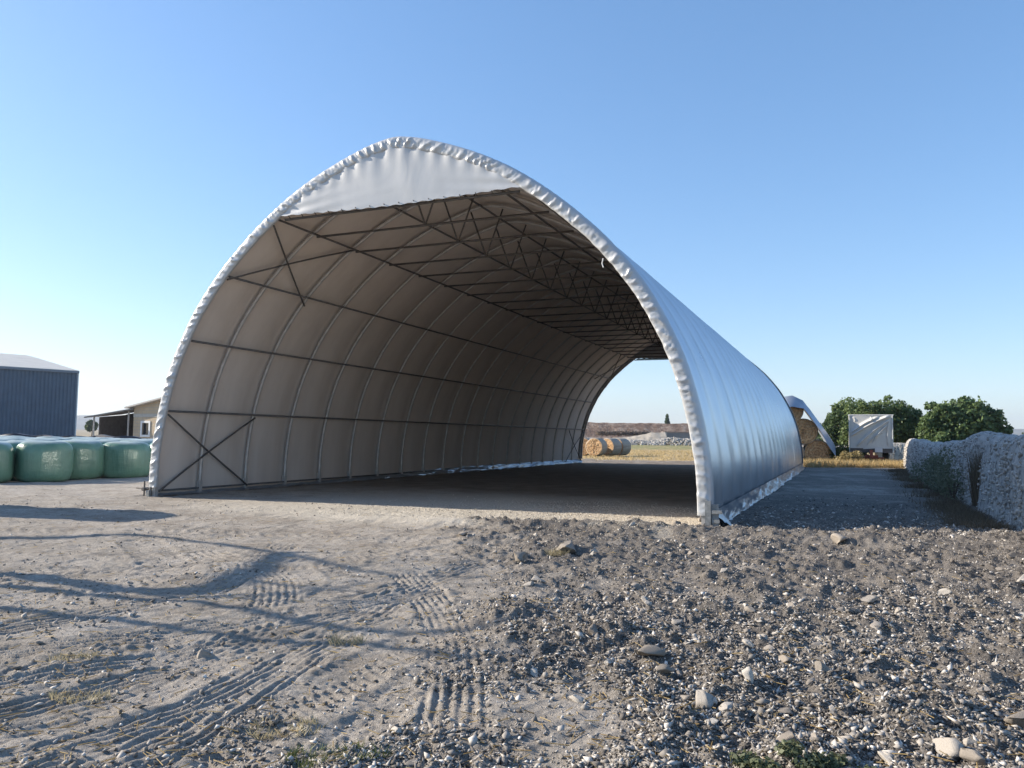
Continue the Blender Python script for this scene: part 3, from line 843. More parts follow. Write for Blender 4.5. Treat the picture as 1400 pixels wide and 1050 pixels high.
M_brick.col(M_brick.mix(.5, bt.outputs[0], M_brick.ramp(M_brick.noise(.8, 4), [(.3, (.75, .72, .70)), (.7, (1.1, 1.1, 1.1))]), 'MULTIPLY')); M_brick.set(.9); M_brick = M_brick.m
m = MB(); bwid = 5.0
m.v = [(0, 0, 0), (bwid, 0, 0), (bwid, 0, 4.35), (0, 0, 3.55), (0, 7, 0), (bwid, 7, 0), (bwid, 7, 4.35), (0, 7, 3.55)]
# front wall with a real window opening
wx0, wx1, wz0, wz1 = 1.0, 1.9, 1.3, 2.35
m.v += [(wx0, 0, wz0), (wx1, 0, wz0), (wx1, 0, wz1), (wx0, 0, wz1), (wx0, .25, wz0), (wx1, .25, wz0), (wx1, .25, wz1), (wx0, .25, wz1)]
m.f = [(0, 1, 9, 8), (1, 2, 10, 9), (2, 3, 11, 10), (3, 0, 8, 11), (8, 9, 13, 12), (9, 10, 14, 13), (10, 11, 15, 14), (11, 8, 12, 15), (4, 7, 6, 5), (0, 3, 7, 4), (1, 5, 6, 2)]
m.build('wall', M_brick, BB)
m = MB(); m.v = [(-.5, -.5, 3.42), (bwid, -.5, 4.38), (bwid, 7.4, 4.38), (-.5, 7.4, 3.42), (-.5, -.5, 3.54), (bwid, -.5, 4.50), (bwid, 7.4, 4.50), (-.5, 7.4, 3.54)]
m.f = [(0, 3, 2, 1), (4, 5, 6, 7), (0, 1, 5, 4), (1, 2, 6, 5), (2, 3, 7, 6), (3, 0, 4, 7)]; m.build('roof', simple('pale_sheet_roof', (.45, .43, .40)), BB)
MB().box(0, -.03, 2.75, bwid, -.003, 3.0).build('lintel_band', simple('render_band', (.42, .40, .36)), BB)
wdw = MB().box(wx0 - .1, -.05, wz0 - .1, wx0 + .06, -.004, wz1 + .1).box(wx1 - .06, -.05, wz0 - .1, wx1 + .1, -.004, wz1 + .1).box(wx0 + .062, -.05, wz1 - .06, wx1 - .062, -.004, wz1 + .1).box(wx0 + .062, -.05, wz0 - .1, wx1 - .062, -.004, wz0 + .06).build('window', simple('white_frame', (.72, .72, .70), .05), BB)
MB().box(wx0 + .003, .15, wz0 + .003, wx1 - .003, .17, wz1 - .003).build('pane', simple('dark_glass', (.03, .035, .04), .1, 3, .1, 0, .5), wdw)
# low dark silage wall behind the bales
m = MB(); 
nx = 80
xsv = np.linspace(-42, -6, nx)
for z_, yo in ((0, 0), (1.30, .12), (1.30, .5), (0, .6)):
    for i in range(nx):
        m.v.append((xsv[i], 46.5 + yo + .25 * sin(i * .9), z_ + (.06 * sin(i * 1.7) + .05 * sin(i * .53) if z_ else 0)))
m.f = [tuple(x) for x in grid_faces(4, nx).tolist()]
tag(m.build('silage_cover', simple('black_netting', (.035, .037, .05), .3, 4, .5, 0, .4, .5, 6), None, True), 'long low heap under dark sheeting behind the green wrapped bales', 'silage heap')

# ------------------------------------------------------------------ round straw bales
M_straw = NT('straw_bale_end')
rr_ = M_straw.n.new('ShaderNodeVectorMath'); rr_.operation = 'LENGTH'
mp = M_straw.n.new('ShaderNodeMapping'); mp.inputs['Scale'].default_value = (1, 0, 1)
M_straw.l.new(M_straw.coord(), mp.inputs[0]); M_straw.l.new(mp.outputs[0], rr_.inputs[0])
rings = M_straw.math('ADD', M_straw.math('MULTIPLY', rr_.outputs['Value'], 5.5), M_straw.math('MULTIPLY', M_straw.noise(3.5, 4, .6), 2.2))
saw = M_straw.math('SINE', M_straw.math('MULTIPLY', rings, 6.28))
c = M_straw.ramp(M_straw.math('ADD', M_straw.math('MULTIPLY', saw, .075), M_straw.noise(16, 5, .7)), [(.3, (.28, .15, .07)), (.5, (.54, .35, .19)), (.7, (.70, .50, .29))])
M_straw.col(c); M_straw.set(.9, 0, .2); M_straw.bump(M_straw.noise(22, 4, .7), .8, .05); M_straw = M_straw.m
M_net = simple('netted_straw_side', (.36, .31, .25), .25, 6, .75, 0, .3, .4, 30, stretch=(1, .2, 1))
def round_bale(r, w, seed=0):
    rr = np.random.default_rng(seed); na = 40
    side = MB(); st = [(-w / 2, .93), (-w / 2 + .05, 1.0), (-w / 4, 1.0), (0, 1.012), (w / 4, 1.0), (w / 2 - .05, 1.0), (w / 2, .93)]
    def rad(k_): return r * (1 + .012 * sin(k_ * 2 * pi / na * 2 + seed) + .006 * sin(k_ * 7))
    for y, f in st:
        for k_ in range(na):
            th = 2 * pi * k_ / na; side.v.append((rad(k_) * f * cos(th), y, rad(k_) * f * sin(th)))
    side.f = [(j * na + k_, (j + 1) * na + k_, (j + 1) * na + (k_ + 1) % na, j * na + (k_ + 1) % na) for j in range(len(st) - 1) for k_ in range(na)]
    end = MB()
    fr_ = [1.0, .85, .65, .45, .25, .05]
    for q_, f in enumerate(fr_):
        for k_ in range(na):
            th = 2 * pi * k_ / na; end.v.append((rad(k_) * .93 * f * cos(th), -w / 2 - .002 + (rr.normal(0, .018) if q_ else 0), rad(k_) * .93 * f * sin(th)))
    end.f = [(j * na + k_, (j + 1) * na + k_, (j + 1) * na + (k_ + 1) % na, j * na + (k_ + 1) % na) for j in range(5) for k_ in range(na)] + [tuple(5 * na + k_ for k_ in range(na))[::-1]]
    return side.mesh('netting', M_net, True), end.mesh('straw_end', M_straw, False)
rb = [round_bale(.80, 1.3, i) for i in range(3)]
nb_ = [0]
def put_round(x, y, z, rz, lab, s_=1.0):
    o = empty('straw_bale', (x, y, z), rz); o.scale = (s_,) * 3
    a, b = rb[nb_[0] % 3]; nb_[0] += 1
    link('netting', a, o); link('straw_end', b, o)
    e = link('straw_end', b, o); e.rotation_euler = (0, 0, pi)
    tag(o, lab, 'bale', 'round straw bales'); return o
# two seen through the tunnel, and the back one of that row
bz = .80
put_round(7.6, 69.0, bz, radians(-28), 'round straw bale with sunlit golden end, leftmost lit one seen through the tunnel')
put_round(9.05, 70.6, bz, radians(-42), 'round straw bale behind the first one, only half its golden end showing')
put_round(10.1, 71.9, bz, radians(-42), 'grey netted round bale ending the row beyond the tunnel')
put_round(6.7, 70.6, bz, radians(-20), 'shaded round bale half hidden by the far left foot of the hangar')
# pyramid right of the hangar
RZ = radians(-14)
for x, z, lab in ((16.6, .82, 'bottom straw bale of the pyramid hidden next to the hangar wall'), (18.2, .82, 'middle bottom straw bale of the covered pyramid'), (19.95, .84, 'brown straw bale at the lower right of the sheeted pyramid'),
                  (17.4, 2.2, 'left straw bale of the second tier under the blue sheet'), (19.1, 2.2, 'orange-brown round straw bale tucked under the blue sheet'), (18.2, 3.55, 'topmost straw bale of the pyramid under the blue sheet')):
    put_round(x, 50.8, z, RZ, lab, 1.06)
# blue sheet over the pyramid
m = MB(); path = [(16.1, 2.6), (16.8, 3.6), (17.5, 4.35), (18.2, 4.48), (18.9, 4.2), (19.4, 3.6), (19.95, 2.85), (20.45, 2.1), (20.85, 1.45), (20.95, 1.25)]
ny = 14
for x, z in path:
    m.v.append((x - .22 + .03 * sin(z * 5), 49.55, z - .62 - .12 * sin(x * 2.2)))
ny += 1
for j in range(ny - 1):
    y = 49.95 + j * .25
    for i, (x, z) in enumerate(path):
        w = .05 * sin(j * 1.3 + i * .8) + .04 * sin(j * 2.9)
        m.v.append((x + w * .5 + (y - 50.3) * .25, y, z + w))
m.f = [tuple(x) for x in grid_faces(ny, len(path)).tolist()]
o = m.build('sheet', simple('silver_blue_sheet', (.33, .38, .46), .1, 1.5, .35, .3, .5), None, True)
tag(o, 'silver-blue plastic sheet draped over the pyramid of round straw bales', 'sheet')

# ------------------------------------------------------------------ covered trailer
T = empty('covered_trailer', (23.0, 49.6, 0), radians(-23))
T.scale = (.88, 1, 1.03)
tag(T, 'farm trailer under a pale grey folded tarpaulin parked on dry grass before the trees', 'trailer')
def tarp():
    nx_, nz_ = 90, 70; VV = []
    hw, z0, z1 = 1.42, 1.12, 3.22
    folds = [((-1.35, 2.05), (.6, 3.1), .10, .085), ((-1.35, 1.85), (1.3, 3.15), .13, .10), ((-.95, 1.25), (1.25, 2.9), .10, .08), ((.1, 1.45), (1.15, 2.6), .07, .07), ((-1.25, 3.05), (-1.05, 2.75), .07, .06), ((.0, 3.15), (-.12, 2.75), .08, .07), ((1.15, 1.25), (1.25, 2.9), .07, .05), ((-.3, 1.3), (.9, 2.2), .05, .05)]
    for j in range(nz_ + 1):
        for i in range(nx_ + 1):
            x = -hw + 2 * hw * i / nx_; z = z0 + (z1 - z0) * j / nz_
            d = 0
            for (ax, az), (bx, bz_), wd, amp in folds:
                L = math.hypot(bx - ax, bz_ - az); tx, tz = (bx - ax) / L, (bz_ - az) / L
                t_ = (x - ax) * tx + (z - az) * tz; l_ = -(x - ax) * tz + (z - az) * tx - .10 * sin(pi * max(0, min(1, t_ / L)))
                env = max(0, min(1, t_ / .3)) * max(0, min(1, (L - t_) / .3)) if 0 < t_ < L else 0
                d += 2.3 * amp * env * (math.exp(-(l_ / (wd * .9)) ** 2) if l_ > 0 else math.exp(-(l_ / (wd * .4)) ** 2))
            e = max(0, abs(x) - hw + .08) / .08
            VV.append((x, -d - .03 * sin(x * 2.2 + z) + .05 * e * e, z + .03 * sin(x * 3) * (j == 0) - .03 * (x / hw) ** 2 * (j == nz_)))
    return npmesh('tarpaulin', VV, grid_faces(nz_ + 1, nx_ + 1), M_tarp, True)
M_tarp = simple('grey_tarpaulin', (.55, .54, .51), .07, 2.5, .6, 0, .3, .15, 20)
tp = link('tarpaulin', tarp(), T)
m = MB()                                                           # tarp sides and roof
m.v = [(-1.42, .05, 1.18), (-1.44, 4.5, 1.18), (-1.40, .04, 3.19), (-1.40, 4.5, 3.19), (0, .02, 3.25), (0, 4.5, 3.29), (1.40, .04, 3.19), (1.40, 4.5, 3.19), (1.44, .05, 1.18), (1.44, 4.5, 1.18)]
m.f = [(0, 1, 3, 2), (2, 3, 5, 4), (4, 5, 7, 6), (6, 7, 9, 8), (1, 9, 7, 5, 3)]
m.build('tarpaulin_hood', M_tarp, T)
for sx in (-1, 1): MB().tube([(sx * 1.43, -.02, .9), (sx * 1.43, -.02, 3.2)], .035, 6).build('corner_post', simple('white_post', (.6, .6, .57)), T)
MB().tube([(-1.5, .0, 3.2), (1.5, .0, 3.2)], .04, 6).build('roof_bow', simple('white_bow', (.62, .62, .6)), T)
M_bed = simple('dark_steel_bed', (.10, .09, .085), .3, 4, .6, .2)
MB().box(-1.42, .0, .88, 1.42, 4.5, 1.14).build('bed', M_bed, T)
M_red = simple('rusty_red_frame', (.22, .07, .05), .3, 5, .7)
MB().box(-.45, -.25, .60, .45, -.10, .72).box(-.1, -.6, .55, .1, 0, 1.05).box(-.85, .1, .48, .85, .22, .60).build('frame', M_red, T)
MB().box(.25, -.08, .90, .75, -.02, 1.18).build('number_board', simple('pale_board', (.6, .6, .6), .05), T)
wh = MB().tube([(-.13, 0, 0), (.13, 0, 0)], .44, 20).mesh('wheel', simple('rubber', (.025, .025, .025), .2, 8, .8), False)
hubm = MB().tube([(-.14, 0, 0), (.14, 0, 0)], .18, 14).mesh('hub', simple('hub_steel', (.2, .18, .17)), False)
for sx in (-1, 1):
    for y in (.8, 3.4):
        w_ = link('wheel', wh, T, (sx * 1.05, y, .44)); link('hub', hubm, w_)

# ------------------------------------------------------------------ stone wall on the right
WA = np.array([24.6, 47.6]); WB = np.array([6.4, 6.6]); wd_ = WB - WA; WL = np.hypot(*wd_); wd_ /= WL
wn_ = np.array([wd_[1], -wd_[0]]);                                    # points to the hangar side (-x)
if wn_[0] > 0: wn_ = -wn_
t = NT('lime_crusted_stone')
c1 = t.ramp(t.noise(5, 5, .7), [(.3, (.34, .325, .30)), (.55, (.52, .50, .47)), (.8, (.60, .59, .56))])
vo = t.n.new('ShaderNodeTexVoronoi'); vo.inputs['Scale'].default_value = 6.5
mpv = t.n.new('ShaderNodeMapping'); mpv.inputs['Scale'].default_value = (1, 1, .75); t.l.new(t.coord(), mpv.inputs[0]); t.l.new(mpv.outputs[0], vo.inputs['Vector'])
pit_shade = t.ramp(t.noise(9, 3, .6, stretch=(1, 1, .7)), [(.36, (.30, .29, .28)), (.46, (1, 1, 1))])  # shade of small hollows in the wall face, painted into its colour
t.col(t.mix(.85, c1, pit_shade, 'MULTIPLY')); t.set(.9, 0, .2)
t.bump(t.noise(9, 5, .7, stretch=(1, 1, .7)), 1, .09)
M_wallcore = t.m
M_wstone = island_mat('wall_limestone', [(0, (.30, .28, .25)), (.4, (.46, .44, .41)), (1, (.62, .60, .57))], bump=.5, bscale=25)
def wall_pt(t_, side, z, out=0):
    p = WA + wd_ * t_ + wn_ * (.45 * side + out); return (p[0], p[1], z)
WALLT = empty('stone_wall', (WA[0], WA[1], 0))
tag(WALLT, 'long chest-high wall of pale rough limestone running along the shaded side of the yard', 'wall')
def toph(t_): return 1.68 + .10 * sin(t_ * .21 + 1) + .05 * sin(t_ * .9) + .10 * math.exp(-((t_ - 30) / 4) ** 2)
def wall_section(t0, t1, name):
    nt = int((t1 - t0) / .12); sec = [(1.22, -.05), (1.12, .45), (1.03, .9), (.93, 1.25), (.75, 1.52), (.45, 1.66), (0, 1.7), (-.45, 1.66), (-.8, 1.4), (-.95, .8), (-1.1, -.05)]
    sec2 = []
    for a, b in zip(sec[:-1], sec[1:]):
        for q in np.linspace(0, 1, 5, endpoint=False): sec2.append((a[0] + (b[0] - a[0]) * q, a[1] + (b[1] - a[1]) * q))
    sec2.append(sec[-1])
    tv = np.linspace(t0, t1, nt); VV = []
    for t_ in tv:
        k_ = toph(t_) / 1.7
        e = min(1, (t_ - t0) / .5 + .55, (t1 - t_) / .5 + .55)
        for s_, z_ in sec2:
            VV.append((t_, s_ * e, z_ * k_ * (.93 + .07 * e)))
    VV = np.array(VV); nz = fbm(VV[:, 0], VV[:, 2] + VV[:, 1], 2.4, 4, 13); nz2 = np.minimum(fbm(VV[:, 0], VV[:, 2] * .8 + VV[:, 1], 5.5, 2, 15) + .14, 0)
    VV[:, 1] += np.sign(VV[:, 1]) * (nz * .10 + nz2 * .45)
    VV[:, 2] += nz * .05
    P = WA[None] + wd_[None] * VV[:, :1] + wn_[None] * (VV[:, 1:2] * .45)
    W3 = np.concatenate([P - WA[None], VV[:, 2:3]], 1)
    fc = grid_faces(nt, len(sec2))
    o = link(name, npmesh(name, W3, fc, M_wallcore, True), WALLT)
    # end caps
    for idx, flip in ((0, False), (nt - 1, True)):
        ring = W3[idx * len(sec2):(idx + 1) * len(sec2)]
        m_ = MB(); cpt = ring.mean(0); m_.v = [tuple(p) for p in ring] + [tuple(cpt)]
        m_.f = [((i, i + 1, len(ring)) if flip else (i + 1, i, len(ring))) for i in range(len(ring) - 1)]
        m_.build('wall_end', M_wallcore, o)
    return o, (t0, t1)
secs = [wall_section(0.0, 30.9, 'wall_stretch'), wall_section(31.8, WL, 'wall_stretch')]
secs[1][0]['label'] = 'nearer short stretch of the wall after a gap'
# stones set in the face
NS = 4200
tt = rng.uniform(0.1, WL - .1, NS); tt = tt[(tt < 30.8) | (tt > 31.9)]; NS = len(tt)
zz = rng.uniform(.02, 1.62, NS); kk = np.array([toph(a) for a in tt]) / 1.7
sd = np.interp(zz, [0, .45, .9, 1.25, 1.52, 1.66], [1.22, 1.12, 1.03, .93, .75, .45]) * .45
P = WA[None] + wd_[None] * tt[:, None] + wn_[None] * (sd[:, None] + rng.uniform(-.03, .03, NS)[:, None]) - WA[None]
P = np.concatenate([P, (zz * kk)[:, None]], 1)
tag(link('face_stones', scatter_mesh('face_stones', P, rng.uniform(.018, .042, NS), ICO, M_wstone, (1.2, 1.0, .8), .35, 1.0), WALLT), kind='stuff')
# brown earth and stems in the gap
def leafcloud(name, centers, radii, n, size, mat, parent=None, aspect=1.6, seed=0, shell=.55, up=.0):
    r = np.random.default_rng(seed)
    centers = np.array(centers, float); radii = np.array(radii, float)
    vol = radii.prod(1) ** (2 / 3); pick = r.choice(len(centers), n, p=vol / vol.sum())
    d = r.normal(size=(n, 3)); d /= np.linalg.norm(d, axis=1)[:, None]
    rad = shell + (1 - shell) * r.uniform(0, 1, n) ** .6
    lump = 1 + .14 * np.sin(d[:, 0] * 7 + pick * 2.1) * np.sin(d[:, 2] * 6 + pick) + .10 * np.sin(d[:, 1] * 11 + d[:, 2] * 9 + pick)
    P_ = centers[pick] + d * radii[pick] * (rad * lump)[:, None]
    # keep a broken outline: cull within random pockets
    a = r.normal(size=(n, 3)); a /= np.linalg.norm(a, axis=1)[:, None]
    a = a * .8 + d * .5; a[:, 2] += up; a /= np.linalg.norm(a, axis=1)[:, None]
    u = np.cross(a, r.normal(size=(n, 3))); u /= np.linalg.norm(u, axis=1)[:, None]
    v = np.cross(a, u); s_ = size * r.uniform(.6, 1.4, n)[:, None]
    Q = np.stack([P_ - u * s_ * aspect * .5, P_ + v * s_ * .5 + a * s_ * .12, P_ + u * s_ * aspect * .5, P_ - v * s_ * .5 + a * s_ * .12], 1)
    Q = Q[Q[:, :, 2].min(1) > 0.0] if parent is None else Q
    VV = Q.reshape(-1, 3); FF = np.arange(len(VV)).reshape(-1, 4)
    return link(name, npmesh(name, VV, FF, mat), parent)
def leaf_mat(name, stops, rough=.55, trans=.25):
    t = NT(name); g = t.n.new('ShaderNodeNewGeometry')
    n_ = t.noise(.9, 3, .6)
    f = t.math('ADD', t.math('MULTIPLY', g.outputs['Random Per Island'], .6), t.math('MULTIPLY', n_, .4))
    t.col(t.ramp(f, stops)); t.set(rough, 0, .35)
    tr = t.n.new('ShaderNodeBsdfTranslucent'); ms = t.n.new('ShaderNodeMixShader'); ms.inputs[0].default_value = trans
    tr.inputs[0].default_value = (*[min(1, x * 1.3) for x in stops[-1][1]], 1)
    t.l.new(t.b.outputs[0], ms.inputs[1]); t.l.new(tr.outputs[0], ms.inputs[2]); t.l.new(ms.outputs[0], t.out.inputs[0])
    return t.m
M_fig = leaf_mat('fig_leaves', [(.15, (0.039, 0.072, 0.026)), (.5, (0.078, 0.124, 0.046)), (.85, (0.156, 0.215, 0.085))])
M_olive = leaf_mat('olive_green_leaves', [(.15, (0.058, 0.091, 0.033)), (.5, (0.098, 0.143, 0.052)), (.85, (0.156, 0.208, 0.078))])
M_dkleaf = leaf_mat('dark_leaves', [(.15, (0.029, 0.052, 0.023)), (.5, (0.052, 0.088, 0.036)), (.85, (0.098, 0.143, 0.058))])
M_weed = leaf_mat('weed_leaves', [(.15, (.035, .055, .018)), (.5, (.07, .095, .03)), (.85, (.13, .15, .05))])
M_creep = leaf_mat('creeper_leaves', [(.15, (.10, .115, .07)), (.5, (.15, .165, .10)), (.85, (.22, .23, .15))])
M_drygrass = leaf_mat('dry_grass_blades', [(.15, (.25, .17, .07)), (.5, (.42, .31, .14)), (.85, (.58, .46, .25))], .7, .3)
M_bark = simple('bark', (.14, .11, .085), .3, 6, .9, 0, .2, .6, 20)

def tree(name, x, y, lobes, n, size, mat, label, seed, cat='tree', th=1.2, tr=.16):
    q_ = np.random.default_rng(seed + 500); lobes0 = list(lobes)
    lobes = [((c_[0], c_[1], c_[2]), (r_[0] * .86, r_[1] * .86, r_[2] * .86)) for c_, r_ in lobes0]
    for c_, r_ in lobes0:
        for k_ in range(7):
            d_ = q_.normal(size=3); d_ /= np.linalg.norm(d_); f_ = q_.uniform(.16, .36)
            lobes.append((tuple(np.array(c_) + d_ * np.array(r_) * q_.uniform(.72, .95)), (r_[0] * f_, r_[1] * f_, r_[2] * f_ * 1.1)))
    T_ = empty(name, (x, y, 0))
    tag(T_, label, cat)
    m_ = MB(); m_.tube([(0, 0, -.1), (.05, .02, th * .5), (.0, .05, th)], [tr * 1.3, tr, tr * .8], 9)
    for (cx, cy, cz), _ in lobes:
        m_.tube([(0, .04, th * .9), (cx * .45, cy * .45, th + (cz - th) * .5), (cx * .85, cy * .85, cz)], [tr * .6, tr * .38, tr * .12], 6)
    m_.build('trunk', M_bark, T_, True)
    leafcloud('crown', [l[0] for l in lobes], [l[1] for l in lobes], n, size, mat, T_, seed=seed, shell=.45)
    return T_
# fig tree over the wall, its neighbours, and those further off
tree('fig_tree', 31.3, 54.0, [((0, 0, 3.0), (2.3, 2.2, 1.7)), ((-1.6, 0, 2.3), (1.5, 1.5, 1.5)), ((1.9, .2, 2.7), (1.5, 1.6, 1.4)), ((.6, 0, 3.9), (1.5, 1.5, 1.0)), ((2.6, 0, 2.2), (.9, 1, .95)), ((-1.2, -.3, 3.6), (1.2, 1.2, .9)), ((1.6, -.3, 1.4), (1.4, 1.3, 1.0)), ((-.6, -.5, 1.5), (1.8, 1.3, 1.1))], 15000, .17, M_fig, 'broad dark fig tree with large leaves rising behind the pale stone wall', 1)
tree('bushy_tree', 28.0, 58, [((0, 0, 2.4), (2.3, 2, 2.0)), ((-1.6, 0, 3.5), (1.4, 1.4, 1.0)), ((.2, 0, 4.0), (1.2, 1.3, .9)), ((1.9, 0, 2.4), (1.6, 1.5, 1.6)), ((-2.2, 0, 2.2), (1.3, 1.4, 1.3)), ((3.2, 0, 1.9), (1.6, 1.4, 1.5)), ((1.2, 0, 3.6), (1.3, 1.3, 1.0))], 17000, .13, M_olive, 'mid green bushy tree with a ragged top between the trailer and the fig tree', 2)
tree('bushy_tree', 29.9, 63, [((-2.3, 0, 4.4), (1.4, 1.4, .9)), ((-1, 0, 3.5), (1.6, 1.5, 1.3)), ((1.3, 0, 3.9), (1.7, 1.4, 1.0)), ((2.4, 0, 2.6), (1.5, 1.4, 1.5)), ((-3.0, 0, 3.4), (1.1, 1.2, 1.1))], 9000, .13, M_olive, 'taller green tree whose top shows behind the tarpaulin of the trailer', 3)
tree('dark_tree', 25.2, 59.5, [((-.2, 0, 2.3), (1.5, 1.5, 1.4)), ((-1.0, 0, 1.8), (1.2, 1.2, 1.1)), ((.8, 0, 2.6), (1.1, 1.2, 1.0)), ((1.2, 0, 1.2), (1.3, 1, 1))], 9000, .13, M_dkleaf, 'low dark round tree left of the covered trailer', 4)
tree('small_tree', 60.2, 88, [((0, 0, 1.9), (2.1, 1.6, 1.2)), ((1.2, 0, 2.2), (1.3, 1.3, .9))], 3000, .2, M_dkleaf, 'small dark tree beyond the wall at the right edge', 5)
tree('field_tree', -116.2, 215, [((0, 0, 3.2), (1.5, 1.4, 1.2)), ((-.8, 0, 2.7), (1.0, 1, .9))], 900, .7, M_dkleaf, 'lone small tree on the far plain between the warehouse and the shed', 6, th=3)
tree('cypress_tree', 58.3, 290, [((0, 0, 5 + .58 * i), (1.05 - (.03 * i if i < 5 else .15 + .16 * (i - 5)), .9, .8)) for i in range(10)], 5000, .42, M_dkleaf, 'narrow dark cypress standing above the bank seen through the tunnel', 7, th=2)

# ------------------------------------------------------------------ grass and weeds
def blades(name, P, hgt, wid, mat, lean=.35, seed=0):
    r = np.random.default_rng(seed); n = len(P)
    a = r.uniform(0, 2 * pi, n); dx = np.cos(a)[:, None] * wid; dy = np.sin(a)[:, None] * wid
    h_ = hgt * r.uniform(.5, 1.3, n)[:, None]
    ln = r.normal(0, lean, (n, 2)) * h_
    z = np.zeros((n, 1))
    A = P - np.concatenate([dx, dy, z], 1); B = P + np.concatenate([dx, dy, z], 1); C = P + np.concatenate([ln, h_], 1)
    VV = np.stack([A, B, C], 1).reshape(-1, 3)
    return npmesh(name, VV, np.arange(len(VV)).reshape(-1, 3), mat)
r = np.random.default_rng(5)
def strip(n, x0, x1, y0, y1, fade=True):
    x = r.uniform(x0, x1, n); y = r.uniform(y0, y1, n)
    m_ = r.uniform(0, 1, n) < np.clip(.6 + 2.0 * fbm(x, y, .9, 2, 55), .05, 1)
    return x[m_], y[m_]
x, y = strip(16000, 17.6, 25.2, 45.8, 53.5)
zg = ground_h(x, y, False)
tag(link('dry_grass', blades('dry_grass', np.stack([x, y, zg - .02], 1), .45, .025, M_drygrass, .3)), 'tall dry golden grass growing under and in front of the trailer', 'grass', kind='stuff')
x, y = strip(9000, 4, 24, 58, 100)
tag(link('stubble', blades('stubble', np.stack([x, y, ground_h(x, y, False)], 1), .18, .04, M_drygrass, .4)), 'dry yellow stubble beyond the far end of the hangar', 'grass', kind='stuff')
def shrub(name, x, y, lobes, n, size, mat, label, seed, cat='shrub'):
    T_ = empty(name, (x, y, 0)); tag(T_, label, cat)
    leafcloud('foliage', [l[0] for l in lobes], [l[1] for l in lobes], n, size, mat, T_, seed=seed, shell=.2, up=.3)
    m_ = MB()
    for k_ in range(5): m_.tube([(0, 0, -.05), (.25 * cos(k_ * 1.3) * lobes[0][1][0], .25 * sin(k_ * 1.3), lobes[0][0][2])], .02, 5)
    m_.build('stems', M_bark, T_)
    return T_
shrub('weed_bush', 20.9, 48.2, [((0, 0, .45), (.75, .5, .55)), ((.6, 0, .5), (.4, .4, .6))], 1500, .09, leaf_mat('dry_bush', [(.15, (.14, .12, .05)), (.5, (.27, .22, .10)), (.85, (.42, .34, .17))]), 'yellow-brown thistly bush between the straw bales and the trailer', 11)
shrub('weed_bush', 20.95, 50.2, [((0, 0, .75), (.7, .5, .75)), ((.7, .3, .7), (.6, .5, .7))], 1800, .10, M_weed, 'green-grey bush behind the dry weeds, left of the trailer wheels', 12)
def wall_side(t_, out=.9):
    p = WA + wd_ * t_ + wn_ * out; return p[0], p[1]
gx, gy = wall_side(25.5, .85)
shrub('creeper', gx, gy, [((0, -.2, .45), (.35, 1.0, .5)), ((-.35, -1.1, .3), (.35, .8, .35)), ((.45, 1.4, .6), (.25, 1.2, .45)), ((.2, .4, .9), (.12, .9, .35))], 2600, .05, M_creep, 'dull green weeds climbing the middle of the shaded wall', 13, 'plant')
gx, gy = wall_side(23.2, .62)
shrub('creeper', gx, gy, [((0, 0, .95), (.3, .35, .3))], 400, .05, M_creep, 'small round plant growing on the wall left of its larger climbing weeds', 14, 'plant')
gx, gy = wall_side(29.0, .75)
shrub('creeper', gx, gy, [((0, 0, .5), (.3, .8, .5)), ((0, .3, 1.1), (.14, .4, .4))], 700, .05, M_creep, 'dark weeds at the foot of the wall near the gap', 15, 'plant')
M_brownw = leaf_mat('brown_weeds', [(.15, (.06, .045, .03)), (.5, (.12, .09, .06)), (.85, (.22, .17, .11))], .8)
tl = r.uniform(6, 38, 30000); ou = .5 + np.abs(r.normal(0, .38, 30000)) + .3
m_ = r.uniform(0, 1, 30000) < np.clip(.45 + 2 * fbm(tl, ou, .7, 3, 66), 0.02, 1); tl = tl[m_]; ou = ou[m_]
P2 = WA[None] + wd_[None] * tl[:, None] + wn_[None] * ou[:, None]
tag(link('wall_foot_weeds', blades('wall_foot_weeds', np.concatenate([P2, (ground_h(P2[:, 0], P2[:, 1], False) - .02)[:, None]], 1), .17, .010, M_brownw, .6)), 'dry brown weeds and stalks along the foot of the shaded wall', 'weeds', kind='stuff')
tl = r.uniform(30.7, 32.1, 2500); P2 = WA[None] + wd_[None] * tl[:, None] + wn_[None] * r.uniform(-.2, .5, 2500)[:, None]
tag(link('gap_stems', blades('gap_stems', np.concatenate([P2, np.zeros((2500, 1))], 1), 1.2, .012, M_brownw, .1)), 'thin brown stems filling the gap in the pale wall', 'weeds', kind='stuff')
MB_ = MB(); p0 = WA + wd_ * 30.85; p1 = WA + wd_ * 31.85
MB_.v = [(*(p0 + wn_ * .25), 0), (*(p1 + wn_ * .25), 0), (*(p1 + wn_ * .15), 1.45), (*(p0 + wn_ * .15), 1.5), (*(p0 - wn_ * .3), 0), (*(p1 - wn_ * .3), 0), (*(p1 - wn_ * .3), 1.45), (*(p0 - wn_ * .3), 1.5)]
MB_.f = [(0, 1, 2, 3), (5, 4, 7, 6), (3, 2, 6, 7), (1, 5, 6, 2), (4, 0, 3, 7)]
tag(MB_.build('earth_block', simple('brown_earth_block', (.13, .11, .095), .3, 4, .95, 0, .1, .8, 12)), 'brown earthen plug closing the gap between the two wall stretches', 'earth block')
